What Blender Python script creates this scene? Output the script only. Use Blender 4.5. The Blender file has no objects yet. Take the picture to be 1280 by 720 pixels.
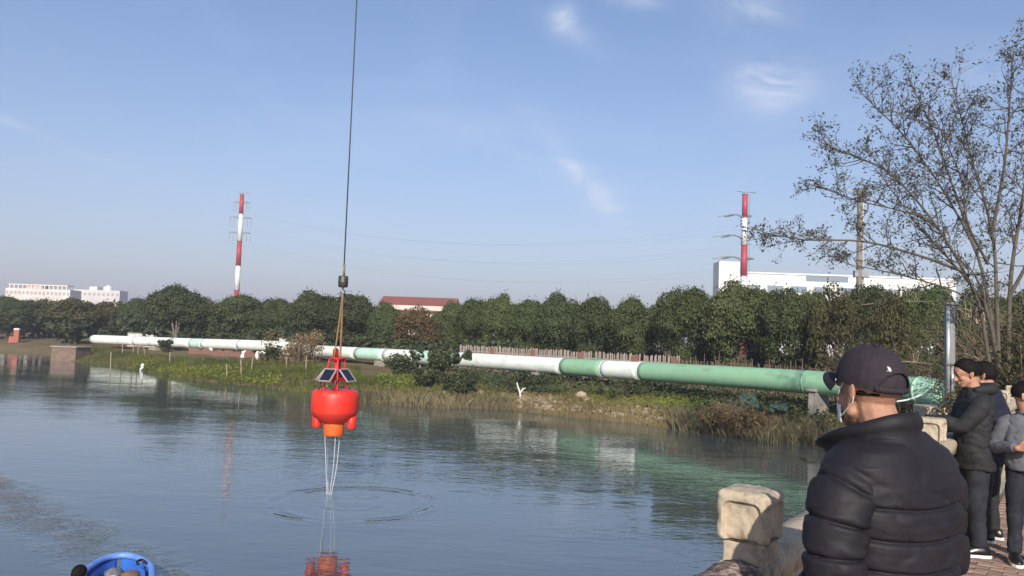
import bpy, bmesh, math, random
import numpy as np
from mathutils import Vector, Matrix, noise as mnoise
R = math.radians
random.seed(7); rng = np.random.default_rng(7)
SC = bpy.context.scene
COL = SC.collection

# ------------------------------------------------------------------ camera
CAMZ, PITCH, ROLL, FPX = 4.2, math.atan(60 / 1000), 0.034, 1000.0
F_ = Vector((0, math.cos(PITCH), math.sin(PITCH)))
U0 = Vector((0, -math.sin(PITCH), math.cos(PITCH))); R0 = Vector((1, 0, 0))
R_ = R0 * math.cos(ROLL) + U0 * math.sin(ROLL)
U_ = U0 * math.cos(ROLL) - R0 * math.sin(ROLL)
CP = Vector((0, 0, CAMZ))
cd = bpy.data.cameras.new('camera'); cam = bpy.data.objects.new('camera', cd); COL.objects.link(cam)
cd.sensor_width = 36; cd.lens = 36 * FPX / 1280; cd.clip_start = .05; cd.clip_end = 9000
cam.matrix_world = Matrix(((R_.x, U_.x, -F_.x, 0), (R_.y, U_.y, -F_.y, 0), (R_.z, U_.z, -F_.z, CAMZ), (0, 0, 0, 1)))
SC.camera = cam

def ray(px, py):
    return F_ + R_ * ((px - 640) / FPX) - U_ * ((py - 360) / FPX)
def P(px, py, D):                       # point seen at that place, D metres in front (world y)
    d = ray(px, py); return CP + d * (D / d.y)
def G(px, py, z):                       # the same on a level
    d = ray(px, py); return CP + d * ((z - CAMZ) / d.z)
def proj(p):
    q = Vector(p) - CP; w = q.dot(F_)
    return 640 + FPX * q.dot(R_) / w, 360 - FPX * q.dot(U_) / w

# ------------------------------------------------------------------ sky, sun, exposure
SUN_EL = R(27); SUN_TO = Vector((0.0, -1.0, 0)).normalized()
W = bpy.data.worlds.new('World'); SC.world = W; W.use_nodes = True
nt = W.node_tree; nt.nodes.clear(); L = nt.links.new
def wn(t, **k):
    n = nt.nodes.new(t)
    for a, b in k.items(): setattr(n, a, b)
    return n
sky = wn('ShaderNodeTexSky', sky_type='NISHITA', sun_disc=False)
sky.sun_elevation = SUN_EL; sky.sun_rotation = math.atan2(SUN_TO.x, SUN_TO.y)
sky.air_density = 1.0; sky.dust_density = 1.2; sky.ozone_density = 3.0; sky.altitude = 0
tc = wn('ShaderNodeTexCoord')
def vmath(op, a, b=None):
    n = wn('ShaderNodeVectorMath', operation=op)
    L(a, n.inputs[0])
    if b is not None:
        if isinstance(b, (tuple, list, Vector)): n.inputs[1].default_value = tuple(b)
        else: L(b, n.inputs[1])
    return n
def fmath(op, a, b=None, c=None):
    n = wn('ShaderNodeMath', operation=op)
    for i, q in enumerate((a, b, c)):
        if q is None: continue
        if isinstance(q, (int, float)): n.inputs[i].default_value = q
        else: L(q, n.inputs[i])
    return n.outputs[0]
dirv = tc.outputs['Generated']
def wnoise(scale, detail, rough, stretch=(1, 1, 1), dist=0):
    m = vmath('MULTIPLY', dirv, stretch)
    n = wn('ShaderNodeTexNoise'); n.inputs['Scale'].default_value = scale; n.inputs['Detail'].default_value = detail
    n.inputs['Roughness'].default_value = rough; n.inputs['Distortion'].default_value = dist
    L(m.outputs[0], n.inputs['Vector']); return n.outputs['Fac']
wisp = wnoise(7, 7, .62, (1, 1, 2.2), 1.2)
def patch(px, py, ax, ay, ang, amp):    # one cirrus patch: a place in the sky, its two half sizes (radians) and its tilt
    d = ray(px, py).normalized()
    t1 = d.cross(Vector((0, 0, 1))).normalized(); t2 = t1.cross(d)
    c, s = math.cos(ang), math.sin(ang)
    a1 = t1 * c + t2 * s; a2 = t2 * c - t1 * s
    u = fmath('DIVIDE', vmath('DOT_PRODUCT', dirv, a1).outputs['Value'], ax)
    v = fmath('DIVIDE', vmath('DOT_PRODUCT', dirv, a2).outputs['Value'], ay)
    rr = fmath('ADD', fmath('MULTIPLY', u, u), fmath('MULTIPLY', v, v))
    front = fmath('GREATER_THAN', vmath('DOT_PRODUCT', dirv, d).outputs['Value'], 0)
    g = fmath('POWER', 2.718, fmath('MULTIPLY', rr, -1.0))
    w = fmath('MULTIPLY', fmath('SUBTRACT', wisp, .36), 3.0)
    n = fmath('MULTIPLY', fmath('MULTIPLY', g, front), fmath('MAXIMUM', w, 0.0))
    return fmath('MULTIPLY', n, amp)
cl = None
for a in [(965, 102, .038, .026, 0.1, 1.0), (738, 232, .075, .013, -.82, .55), (750, 255, .03, .018, -.5, .3), (706, 22, .016, .016, -.6, .40), (720, 42, .04, .014, -.5, .22),
          (942, 12, .05, .017, -.35, .42), (798, 2, .03, .008, -.1, .42), (45, 166, .06, .006, -.28, .38), (1215, 92, .06, .022, .3, .32), (640, 185, .12, .02, -.3, .14)]:
    q = patch(*a); cl = q if cl is None else fmath('ADD', cl, q)
veil = fmath('MULTIPLY', fmath('MAXIMUM', fmath('SUBTRACT', wnoise(2.2, 6, .6, (1, 1, 3), .6), .5), 0.0), .35)
cl = fmath('MINIMUM', fmath('ADD', cl, veil), .8)
mx = wn('ShaderNodeMix', data_type='RGBA'); tn = wn('ShaderNodeMix', data_type='RGBA', blend_type='MULTIPLY'); tn.inputs[0].default_value = 1; L(sky.outputs[0], tn.inputs[6]); tn.inputs[7].default_value = (.91, 1.0, 1.09, 1)
L(cl, mx.inputs[0]); L(tn.outputs[2], mx.inputs[6]); mx.inputs[7].default_value = (7.5, 7.7, 8.3, 1)
# thin warm dust low over the horizon all round
sepz = wn('ShaderNodeSeparateXYZ'); L(dirv, sepz.inputs[0])
low = fmath('MULTIPLY', fmath('POWER', 2.718, fmath('MULTIPLY', fmath('ABSOLUTE', sepz.outputs['Z']), -5.0)), .8)
mx2 = wn('ShaderNodeMix', data_type='RGBA'); L(low, mx2.inputs[0]); L(mx.outputs[2], mx2.inputs[6]); mx2.inputs[7].default_value = (4.35, 3.95, 4.7, 1)
bg = wn('ShaderNodeBackground'); bg.inputs[1].default_value = .115; L(mx2.outputs[2], bg.inputs[0])
wo = wn('ShaderNodeOutputWorld'); L(bg.outputs[0], wo.inputs[0])
sl = bpy.data.lights.new('sun', 'SUN'); so = bpy.data.objects.new('sun', sl); COL.objects.link(so)
sl.energy = 4.8; sl.angle = R(.53); sl.color = (1, .93, .82)
sd = Vector((SUN_TO.x * math.cos(SUN_EL), SUN_TO.y * math.cos(SUN_EL), math.sin(SUN_EL)))
so.rotation_euler = sd.to_track_quat('Z', 'Y').to_euler(); so.location = (0, -20, 40)
vs = SC.view_settings; vs.view_transform = 'Standard'; vs.look = 'None'; vs.gamma = 1; vs.exposure = 0.27
SC.cycles.max_bounces = 6

# ------------------------------------------------------------------ materials
MATS = {}
def mat(name, c, c2=None, scale=4, rough=.8, bump=0, bscale=30, metal=0, spec=.4, trans=0, attr=None, objvar=0, stretch=(1, 1, 1), contrast=(.35, .65), coat=0, detail=6, sheen=0, stain=None):
    if name in MATS: return MATS[name]
    m = bpy.data.materials.new(name); m.use_nodes = True; t = m.node_tree; N = t.nodes; K = t.links.new
    b = N['Principled BSDF']; out = N['Material Output']
    b.inputs['Roughness'].default_value = rough; b.inputs['Metallic'].default_value = metal
    b.inputs['Specular IOR Level'].default_value = spec; b.inputs['Coat Weight'].default_value = coat
    b.inputs['Sheen Weight'].default_value = sheen
    b.inputs['Base Color'].default_value = (*c, 1)
    co = N.new('ShaderNodeTexCoord'); mp = N.new('ShaderNodeMapping'); mp.inputs['Scale'].default_value = stretch
    K(co.outputs['Object'], mp.inputs[0])
    src = None
    if c2 is not None:
        mix = N.new('ShaderNodeMix'); mix.data_type = 'RGBA'
        mix.inputs[6].default_value = (*c, 1); mix.inputs[7].default_value = (*c2, 1)
        if attr:
            at = N.new('ShaderNodeAttribute'); at.attribute_name = attr; K(at.outputs['Fac'], mix.inputs[0])
        else:
            n = N.new('ShaderNodeTexNoise'); n.inputs['Scale'].default_value = scale; n.inputs['Detail'].default_value = detail; n.inputs['Roughness'].default_value = .62
            K(mp.outputs[0], n.inputs['Vector'])
            r = N.new('ShaderNodeMapRange'); r.inputs[1].default_value, r.inputs[2].default_value = contrast
            K(n.outputs['Fac'], r.inputs[0]); K(r.outputs[0], mix.inputs[0])
        src = mix.outputs[2]
    if stain:                              # (colour, noise scale, from, to, stretch): dirt, rust or scuffs over the paint
        sc_, ss_, s0, s1, st_ = stain
        m3 = N.new('ShaderNodeMix'); m3.data_type = 'RGBA'; m3.inputs[7].default_value = (*sc_, 1); m3.inputs[6].default_value = (*c, 1)
        mp3 = N.new('ShaderNodeMapping'); mp3.inputs['Scale'].default_value = st_; mp3.inputs['Location'].default_value = (3.1, 7.7, 1.3); K(co.outputs['Object'], mp3.inputs[0])
        n3 = N.new('ShaderNodeTexNoise'); n3.inputs['Scale'].default_value = ss_; n3.inputs['Detail'].default_value = 8; n3.inputs['Roughness'].default_value = .68; K(mp3.outputs[0], n3.inputs['Vector'])
        r4 = N.new('ShaderNodeMapRange'); r4.inputs[1].default_value = s0; r4.inputs[2].default_value = s1; K(n3.outputs['Fac'], r4.inputs[0]); K(r4.outputs[0], m3.inputs[0])
        if src: K(src, m3.inputs[6])
        src = m3.outputs[2]
    if objvar:
        oi = N.new('ShaderNodeObjectInfo'); hs = N.new('ShaderNodeHueSaturation')
        r1 = N.new('ShaderNodeMapRange'); r1.inputs[3].default_value = 1 - objvar; r1.inputs[4].default_value = 1 + objvar
        K(oi.outputs['Random'], r1.inputs[0]); K(r1.outputs[0], hs.inputs['Value'])
        r2 = N.new('ShaderNodeMapRange'); r2.inputs[3].default_value = .5 - objvar * .05; r2.inputs[4].default_value = .5 + objvar * .05
        mm = N.new('ShaderNodeMath'); mm.operation = 'FRACT'; mq = N.new('ShaderNodeMath'); mq.operation = 'MULTIPLY'; mq.inputs[1].default_value = 7.31
        K(oi.outputs['Random'], mq.inputs[0]); K(mq.outputs[0], mm.inputs[0]); K(mm.outputs[0], r2.inputs[0]); K(r2.outputs[0], hs.inputs['Hue'])
        if src: K(src, hs.inputs['Color'])
        else: hs.inputs['Color'].default_value = (*c, 1)
        src = hs.outputs['Color']
    if src: K(src, b.inputs['Base Color'])
    if bump:
        n = N.new('ShaderNodeTexNoise'); n.inputs['Scale'].default_value = bscale; n.inputs['Detail'].default_value = 5
        K(mp.outputs[0], n.inputs['Vector'])
        bp = N.new('ShaderNodeBump'); bp.inputs['Strength'].default_value = 1; bp.inputs['Distance'].default_value = bump
        K(n.outputs['Fac'], bp.inputs['Height']); K(bp.outputs[0], b.inputs['Normal'])
    if trans:
        tr = N.new('ShaderNodeBsdfTranslucent'); ms = N.new('ShaderNodeMixShader'); ms.inputs[0].default_value = trans
        if src: K(src, tr.inputs['Color'])
        else: tr.inputs['Color'].default_value = (*c, 1)
        K(b.outputs[0], ms.inputs[1]); K(tr.outputs[0], ms.inputs[2]); K(ms.outputs[0], out.inputs['Surface'])
    MATS[name] = m; return m

# ------------------------------------------------------------------ mesh builder
def unit(v):
    return v / max(1e-9, np.linalg.norm(v))
class MB:
    def __init__(s): s.v = []; s.f = []; s.a = []; s.hasa = False
    def add(s, vs, fs):
        o = len(s.v); s.v.extend(tuple(map(float, q)) for q in vs); s.f.extend(tuple(i + o for i in q) for q in fs)
    def box(s, c, size, rz=0, rx=0, ry=0, taper=1.0):
        x, y, z = (q / 2 for q in size); M = Matrix.Rotation(rz, 3, 'Z') @ Matrix.Rotation(ry, 3, 'Y') @ Matrix.Rotation(rx, 3, 'X')
        vs = [Vector(c) + M @ Vector((sx * x * (taper if sz > 0 else 1), sy * y * (taper if sz > 0 else 1), sz * z)) for sz in (-1, 1) for sy in (-1, 1) for sx in (-1, 1)]
        s.add(vs, [(0, 2, 3, 1), (4, 5, 7, 6), (0, 1, 5, 4), (2, 6, 7, 3), (0, 4, 6, 2), (1, 3, 7, 5)])
    def beam(s, p, q, w, h=None):
        h = h or w; p, q = Vector(p), Vector(q); d = (q - p); l = d.length; d.normalize()
        up = Vector((0, 0, 1)) if abs(d.z) < .95 else Vector((0, 1, 0))
        a = d.cross(up).normalized(); b = a.cross(d)
        vs = [e + a * sx * w / 2 + b * sz * h / 2 for e in (p, q) for sz in (-1, 1) for sx in (-1, 1)]
        s.add(vs, [(0, 2, 3, 1), (4, 5, 7, 6), (0, 1, 5, 4), (2, 6, 7, 3), (0, 4, 6, 2), (1, 3, 7, 5)])
    def rings(s, rs, cap=True, closed=True):
        n = len(rs[0]); vs = [p for r in rs for p in r]; fs = []
        for i in range(len(rs) - 1):
            for j in range(n if closed else n - 1):
                k = (j + 1) % n
                fs.append((i * n + j, i * n + k, (i + 1) * n + k, (i + 1) * n + j))
        if cap and closed:
            fs.append(tuple(reversed(range(n)))); fs.append(tuple((len(rs) - 1) * n + j for j in range(n)))
        s.add(vs, fs)
    def tube(s, pts, rad, n=8, cap=True, flat=None, disp=None):
        pts = [np.array(p, float) for p in pts]
        if not hasattr(rad, '__len__'): rad = [rad] * len(pts)
        t0 = unit(pts[1] - pts[0]); ref = np.array((0, 0, 1.)) if abs(t0[2]) < .9 else np.array((0, 1., 0))
        a = unit(np.cross(t0, ref)); rs = []
        for i, p in enumerate(pts):
            t = unit(pts[min(i + 1, len(pts) - 1)] - pts[max(i - 1, 0)])
            a = unit(a - t * np.dot(a, t)); b = np.cross(t, a)
            ring = []
            for j in range(n):
                th = 2 * math.pi * j / n
                d = a * math.cos(th) + b * math.sin(th) * (flat or 1)
                r = rad[i]
                if disp: r += disp(p + d * r, i, th)
                ring.append(p + d * r)
            rs.append(ring)
        s.rings(rs, cap)
    def capsule(s, p, q, r1, r2, n=12):
        p, q = np.array(p, float), np.array(q, float); d = q - p; l = np.linalg.norm(d); t = d / max(l, 1e-6)
        pts, rad = [], []
        for k in range(5):
            an = math.pi / 2 * (1 - k / 4); pts.append(p - t * r1 * math.sin(an)); rad.append(max(r1 * math.cos(an), 1e-4))
        for k in range(1, 4): pts.append(p + d * k / 4); rad.append(r1 + (r2 - r1) * k / 4)
        for k in range(5):
            an = math.pi / 2 * k / 4; pts.append(q + t * r2 * math.sin(an)); rad.append(max(r2 * math.cos(an), 1e-4))
        s.tube(pts, rad, n)
    def ellip(s, c, r, M=None, nu=20, nv=12, disp=None):
        rs = []
        for i in range(nv + 1):
            ph = -math.pi / 2 + math.pi * i / nv; cz = max(math.cos(ph), 1e-3)
            ring = []
            for j in range(nu):
                th = 2 * math.pi * j / nu
                v = Vector((cz * math.cos(th), cz * math.sin(th), math.sin(ph)))
                k = 1 + (disp(v) if disp else 0)
                v = Vector((v.x * r[0] * k, v.y * r[1] * k, v.z * r[2] * k))
                if M is not None: v = M @ v
                ring.append(Vector(c) + v)
            rs.append(ring)
        s.rings(rs)
    def lathe(s, prof, c=(0, 0, 0), n=24, cap=True, M=None):
        rs = []
        for r, z in prof:
            ring = [Vector((r * math.cos(2 * math.pi * j / n), r * math.sin(2 * math.pi * j / n), z)) for j in range(n)]
            if M is not None: ring = [M @ q for q in ring]
            rs.append([Vector(c) + q for q in ring])
        s.rings(rs, cap)
    def quads(s, arr, a=None):           # arr (n,4,3); a (n,) value per leaf
        o = len(s.v); n = len(arr)
        s.v.extend(map(tuple, arr.reshape(-1, 3).tolist()))
        s.f.extend((o + 4 * i, o + 4 * i + 1, o + 4 * i + 2, o + 4 * i + 3) for i in range(n))
        if a is not None: s.a.extend(np.repeat(a, 4).tolist()); s.hasa = True
    def mesh(s, name, m, smooth=False):
        me = bpy.data.meshes.new(name); me.from_pydata(s.v, [], s.f)
        if s.hasa:
            at = me.attributes.new('shade', 'FLOAT', 'POINT'); vals = s.a + [.5] * (len(s.v) - len(s.a)); at.data.foreach_set('value', vals)
        if m: me.materials.append(m)
        if smooth: me.polygons.foreach_set('use_smooth', [True] * len(me.polygons))
        me.update(); return me
    def build(s, name, m, parent=None, smooth=False, bevel=0, loc=None):
        o = bpy.data.objects.new(name, s.mesh(name, m, smooth)); COL.objects.link(o)
        if parent is not None: o.parent = parent
        if loc is not None: o.location = loc
        if bevel:
            b = o.modifiers.new('edge', 'BEVEL'); b.width = bevel; b.segments = 2; b.limit_method = 'ANGLE'
        return o
    def remesh(s, name, m, parent, voxel=.006, smooth=2):
        o = s.build(name + '_raw', m)
        r = o.modifiers.new('r', 'REMESH'); r.mode = 'VOXEL'; r.voxel_size = voxel
        if smooth:
            q = o.modifiers.new('s', 'SMOOTH'); q.factor = .5; q.iterations = smooth
        dg = bpy.context.evaluated_depsgraph_get(); dg.update()
        me = bpy.data.meshes.new_from_object(o.evaluated_get(dg))
        old = o.data; bpy.data.objects.remove(o); bpy.data.meshes.remove(old)
        me.name = name; me.polygons.foreach_set('use_smooth', [True] * len(me.polygons))
        if not me.materials: me.materials.append(m)
        n = bpy.data.objects.new(name, me); COL.objects.link(n); n.parent = parent; return n

def tag(o, label=None, cat=None, group=None, kind=None):
    if label: o['label'] = label
    if cat: o['category'] = cat
    if group: o['group'] = group
    if kind: o['kind'] = kind
    return o
def thing(name, label, cat, loc=(0, 0, 0), rz=0, group=None):
    o = bpy.data.objects.new(name, None); COL.objects.link(o); o.location = loc; o.rotation_euler = (0, 0, rz)
    o.empty_display_size = .1
    return tag(o, label, cat, group)
def dup(root, loc, rz=0, scale=(1, 1, 1), label=None, group=None):
    c = root.copy(); COL.objects.link(c); c.location = loc; c.rotation_euler = (0, 0, rz); c.scale = scale
    if label: c['label'] = label
    if group: c['group'] = group
    for ch in list(root.children):
        k = ch.copy(); COL.objects.link(k); k.parent = c
        for g in list(ch.children):
            h = g.copy(); COL.objects.link(h); h.parent = k
    return c
def curve(pts, n):                       # Catmull-Rom through points
    pts = [np.array(p, float) for p in pts]; pts = [2 * pts[0] - pts[1]] + pts + [2 * pts[-1] - pts[-2]]
    out = []
    m = len(pts) - 3
    for i in range(n + 1):
        u = i / n * m; k = min(int(u), m - 1); t = u - k; a, b, c, d = pts[k:k + 4]
        out.append(.5 * ((2 * b) + (c - a) * t + (2 * a - 5 * b + 4 * c - d) * t * t + (3 * b - a - 3 * c + d) * t ** 3))
    return out
def nz(p, s=1.0, seed=0.0):
    return mnoise.noise(Vector((p[0] * s + seed, p[1] * s - seed, p[2] * s + 3.7 * seed)))
def sstep(a, b, x):
    t = np.clip((x - a) / (b - a), 0, 1); return t * t * (3 - 2 * t)

# ------------------------------------------------------------------ land and water outline
PAVE = 2.4
RA = np.array((.94, 3.10)); RU = np.array((2.53, 3.5)); RU = RU / np.linalg.norm(RU); RV = np.array((RU[1], -RU[0]))
def rail(t, off=0.0, z=PAVE):            # t metres along the railing from the near post, off metres towards the pavement
    q = RA + RU * t + RV * off; return Vector((q[0], q[1], z))
SHORE_PX = [(-700, 424), (-400, 430), (-100, 434), (0, 438), (30, 440), (62, 443), (66, 450), (100, 452), (130, 456), (165, 461), (200, 468), (240, 475), (300, 481), (350, 487), (400, 494), (450, 501), (500, 507), (560, 511),
            (600, 510), (650, 514), (700, 520), (760, 526), (800, 530), (860, 538), (900, 544), (950, 550), (1010, 556), (1060, 561), (1120, 566)]
SHORE = [tuple(G(x, y, 0).xy) for x, y in SHORE_PX] + [(17.5, 32.5), (19.5, 32.0), tuple(rail(34, -.1).xy)]
WPOLY = [(-900, 120)] + SHORE + [tuple(rail(-60, -.1).xy), (-900, -60)]
def seg_dist(X, Y, pts):
    best = np.full(X.shape, 1e9)
    for (x1, y1), (x2, y2) in zip(pts[:-1], pts[1:]):
        dx, dy = x2 - x1, y2 - y1; t = np.clip(((X - x1) * dx + (Y - y1) * dy) / (dx * dx + dy * dy + 1e-9), 0, 1)
        best = np.minimum(best, np.hypot(X - x1 - t * dx, Y - y1 - t * dy))
    return best
def inside(X, Y, poly):
    r = np.zeros(X.shape, bool); n = len(poly)
    for i in range(n):
        x1, y1 = poly[i]; x2, y2 = poly[(i + 1) % n]
        c = ((y1 > Y) != (y2 > Y)) & (X < (x2 - x1) * (Y - y1) / (y2 - y1 + 1e-12) + x1)
        r ^= c
    return r
def vnoise(X, Y, s, seed):
    def h(i, j): 
        q = np.sin(i * 127.1 + j * 311.7 + seed * 74.7) * 43758.5453; return q - np.floor(q)
    x, y = X * s, Y * s; i, j = np.floor(x), np.floor(y); u, v = x - i, y - j; u, v = u * u * (3 - 2 * u), v * v * (3 - 2 * v)
    return (h(i, j) * (1 - u) + h(i + 1, j) * u) * (1 - v) + (h(i, j + 1) * (1 - u) + h(i + 1, j + 1) * u) * v
def terr(X, Y):
    X = np.asarray(X, float); Y = np.asarray(Y, float)
    d = seg_dist(X, Y, [(-900, 120)] + SHORE) ; w = inside(X, Y, WPOLY)
    e = (X - RA[0]) * RV[0] + (Y - RA[1]) * RV[1]
    hb = 1.35 * (1 - np.exp(-d / 3.6)) + .25 * sstep(12, 25, d)
    hb = hb + (vnoise(X, Y, .35, 1) - .5) * .3 * sstep(.2, 3, d) + (vnoise(X, Y, 1.1, 2) - .5) * .16 * sstep(0, 1, d) + (vnoise(X, Y, 2.6, 3) - .5) * .08
    land = np.where(e > .3, np.maximum(hb, np.minimum(2.3, .3 + e * 1.4)), hb)
    return np.where(w, -1.6 * (1 - np.exp(-d / 2.5)), land)
def tz(x, y): return float(terr(np.array([x]), np.array([y]))[0])
def on_ground(px, py, D):                # (x, y) under a pixel column at D, z on the terrain
    p = P(px, py, D); return Vector((p.x, p.y, tz(p.x, p.y)))
def shore_y(px):
    xs = [a for a, _ in SHORE_PX]; ys = [b for _, b in SHORE_PX]; return float(np.interp(px, xs, ys))

# terrain sheet
gx = np.concatenate([np.arange(-300, -70, 4.0), np.arange(-70, 60, .7), np.arange(60, 141, 4.0)])
gy = np.concatenate([np.arange(14, 75, .55), np.arange(75, 220, 1.6)])
GX, GY = np.meshgrid(gx, gy); GZ = terr(GX, GY)
nx, ny = len(gx), len(gy)
bank = MB(); bank.v = list(map(tuple, np.stack([GX, GY, GZ], -1).reshape(-1, 3).tolist()))
bank.f = [(j * nx + i, j * nx + i + 1, (j + 1) * nx + i + 1, (j + 1) * nx + i) for j in range(ny - 1) for i in range(nx - 1)]
# soil material: brown earth, dry grass and green weed
m = bpy.data.materials.new('bank_soil'); m.use_nodes = True; t = m.node_tree; N = t.nodes; K = t.links.new; b = N['Principled BSDF']
co = N.new('ShaderNodeTexCoord')
def tnoise(sc, det=6, ro=.6):
    n = N.new('ShaderNodeTexNoise'); n.inputs['Scale'].default_value = sc; n.inputs['Detail'].default_value = det; n.inputs['Roughness'].default_value = ro
    K(co.outputs['Object'], n.inputs['Vector']); return n.outputs['Fac']
r = N.new('ShaderNodeValToRGB'); K(tnoise(.5, 9, .7), r.inputs[0]); e = r.color_ramp.elements
e[0].position = .3; e[0].color = (.075, .052, .032, 1); e[1].position = .72; e[1].color = (.12, .125, .04, 1)
x_ = e.new(.45); x_.color = (.165, .115, .068, 1); x_ = e.new(.58); x_.color = (.18, .145, .07, 1)
mixs = N.new('ShaderNodeMix'); mixs.data_type = 'RGBA'; mixs.blend_type = 'MULTIPLY'; mixs.inputs[0].default_value = .7
r3 = N.new('ShaderNodeMapRange'); K(tnoise(9, 4), r3.inputs[0]); r3.inputs[1].default_value = .3; r3.inputs[2].default_value = .7; r3.inputs[3].default_value = .5; r3.inputs[4].default_value = 1.25
K(r.outputs[0], mixs.inputs[6]); K(r3.outputs[0], mixs.inputs[7]); K(mixs.outputs[2], b.inputs['Base Color'])
b.inputs['Roughness'].default_value = .95; b.inputs['Specular IOR Level'].default_value = .15
bp = N.new('ShaderNodeBump'); bp.inputs['Distance'].default_value = .08; K(tnoise(3, 8, .7), bp.inputs['Height']); K(bp.outputs[0], b.inputs['Normal'])
SOIL = m
tag(bank.build('river_bank', SOIL, smooth=True), kind='structure')
g = MB()
for (x0, x1, y0, y1) in [(-4500, 4500, 219, 6000), (-4500, -299, 128, 219), (139, 4500, -200, 219)]:
    g.add([(x0, y0, 1.2), (x1, y0, 1.2), (x1, y1, 1.2), (x0, y1, 1.2)], [(0, 1, 2, 3)])
tag(g.build('ground', SOIL), kind='structure')

# water
BUOY_D = 20.7
RING = G(440, 629, 0)
m = bpy.data.materials.new('river_water'); m.use_nodes = True; t = m.node_tree; N = t.nodes; K = t.links.new; b = N['Principled BSDF']
b.inputs['Base Color'].default_value = (.066, .082, .080, 1); b.inputs['Roughness'].default_value = .02; b.inputs['Specular IOR Level'].default_value = 1.0; b.inputs['IOR'].default_value = 1.7
co = N.new('ShaderNodeTexCoord')
def mth(op, a, bb=None, c=None):
    n = N.new('ShaderNodeMath'); n.operation = op
    for i, q in enumerate((a, bb, c)):
        if q is None: continue
        if isinstance(q, (int, float)): n.inputs[i].default_value = q
        else: K(q, n.inputs[i])
    return n.outputs[0]
def wno(scale, st=(1, 1, 1), rot=0, det=2, ro=.5, dist=0):
    mp = N.new('ShaderNodeMapping'); mp.inputs['Scale'].default_value = st; mp.inputs['Rotation'].default_value = (0, 0, rot); K(co.outputs['Object'], mp.inputs[0])
    n = N.new('ShaderNodeTexNoise'); n.inputs['Scale'].default_value = scale; n.inputs['Detail'].default_value = det; n.inputs['Roughness'].default_value = ro; n.inputs['Distortion'].default_value = dist
    K(mp.outputs[0], n.inputs['Vector']); return n.outputs['Fac']
sx = N.new('ShaderNodeSeparateXYZ'); K(co.outputs['Object'], sx.inputs[0]); WX, WY = sx.outputs['X'], sx.outputs['Y']
def mrange(v, a, bb, c=0., d=1., smooth=True):
    n = N.new('ShaderNodeMapRange'); n.interpolation_type = 'SMOOTHSTEP' if smooth else 'LINEAR'
    K(v, n.inputs[0]); n.inputs[1].default_value = a; n.inputs[2].default_value = bb; n.inputs[3].default_value = c; n.inputs[4].default_value = d; return n.outputs[0]
calm = mrange(wno(.07, (1, 1.6, 1), .3, 3, .6), .38, .62, .35, 1.15)          # catspaws and slicks
right = mrange(mth('ADD', WX, mth('MULTIPLY', WY, .12)), -6, 8, .62, 1.0)
h1 = mth('MULTIPLY', wno(2.6, (.55, 1.25, 1), .12, 3, .55, .3), .0155)
h2 = mth('MULTIPLY', wno(7.5, (.6, 1.2, 1), -.2, 2, .5), .0028)
h3 = mth('MULTIPLY', wno(.8, (.6, 1.3, 1), .25, 2, .5), .017)
hs = mth('MULTIPLY', mth('ADD', mth('ADD', h1, h2), h3), mth('MULTIPLY', calm, right))
# wake of the boat: a band of short chop
A_, B_ = G(-60, 585, 0), G(125, 690, 0)
dx, dy = (B_ - A_).x, (B_ - A_).y; ln = math.hypot(dx, dy)
cr = mth('ABSOLUTE', mth('ADD', mth('MULTIPLY', mth('SUBTRACT', WX, A_.x), dy / ln), mth('MULTIPLY', mth('SUBTRACT', WY, A_.y), -dx / ln)))
wk = mth('MULTIPLY', mrange(mth('ADD', cr, mth('MULTIPLY', wno(.8, det=3), 1.5)), .7, 2.1, 1, 0), mrange(wno(1.3, det=4, ro=.65), .36, .66))
hw = mth('MULTIPLY', mth('MULTIPLY', wno(5, (.8, 1.1, 1), .5, 3, .6), .05), wk)
# rings where the ropes drip
rd = mth('SQRT', mth('ADD', mth('POWER', mth('SUBTRACT', WX, RING.x), 2), mth('POWER', mth('SUBTRACT', WY, RING.y), 2)))
rdw = mth('ADD', rd, mth('MULTIPLY', wno(.9, det=3), .6))
env = mth('ADD', mth('MULTIPLY', mrange(rd, 1.45, 1.85), mrange(rd, 1.95, 2.35, 1, 0)), mth('MULTIPLY', mth('MULTIPLY', mrange(rd, .3, .7), mrange(rd, .8, 1.3, 1, 0)), .55))
hr = mth('MULTIPLY', mth('MULTIPLY', mth('SINE', mth('MULTIPLY', rdw, 14)), mth('MULTIPLY', env, mrange(wno(.7, det=2), .3, .65, .25, 1.2))), .006)
hh = mth('ADD', mth('ADD', hs, hw), hr)
bp = N.new('ShaderNodeBump'); bp.inputs['Strength'].default_value = 1; bp.inputs['Distance'].default_value = 1.0; K(hh, bp.inputs['Height']); K(bp.outputs[0], b.inputs['Normal'])
g = MB(); g.add([(-4500, -400, 0), (4500, -400, 0), (4500, 400, 0), (-4500, 400, 0)], [(0, 1, 2, 3)])
tag(g.build('river_water', m), kind='structure')

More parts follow.
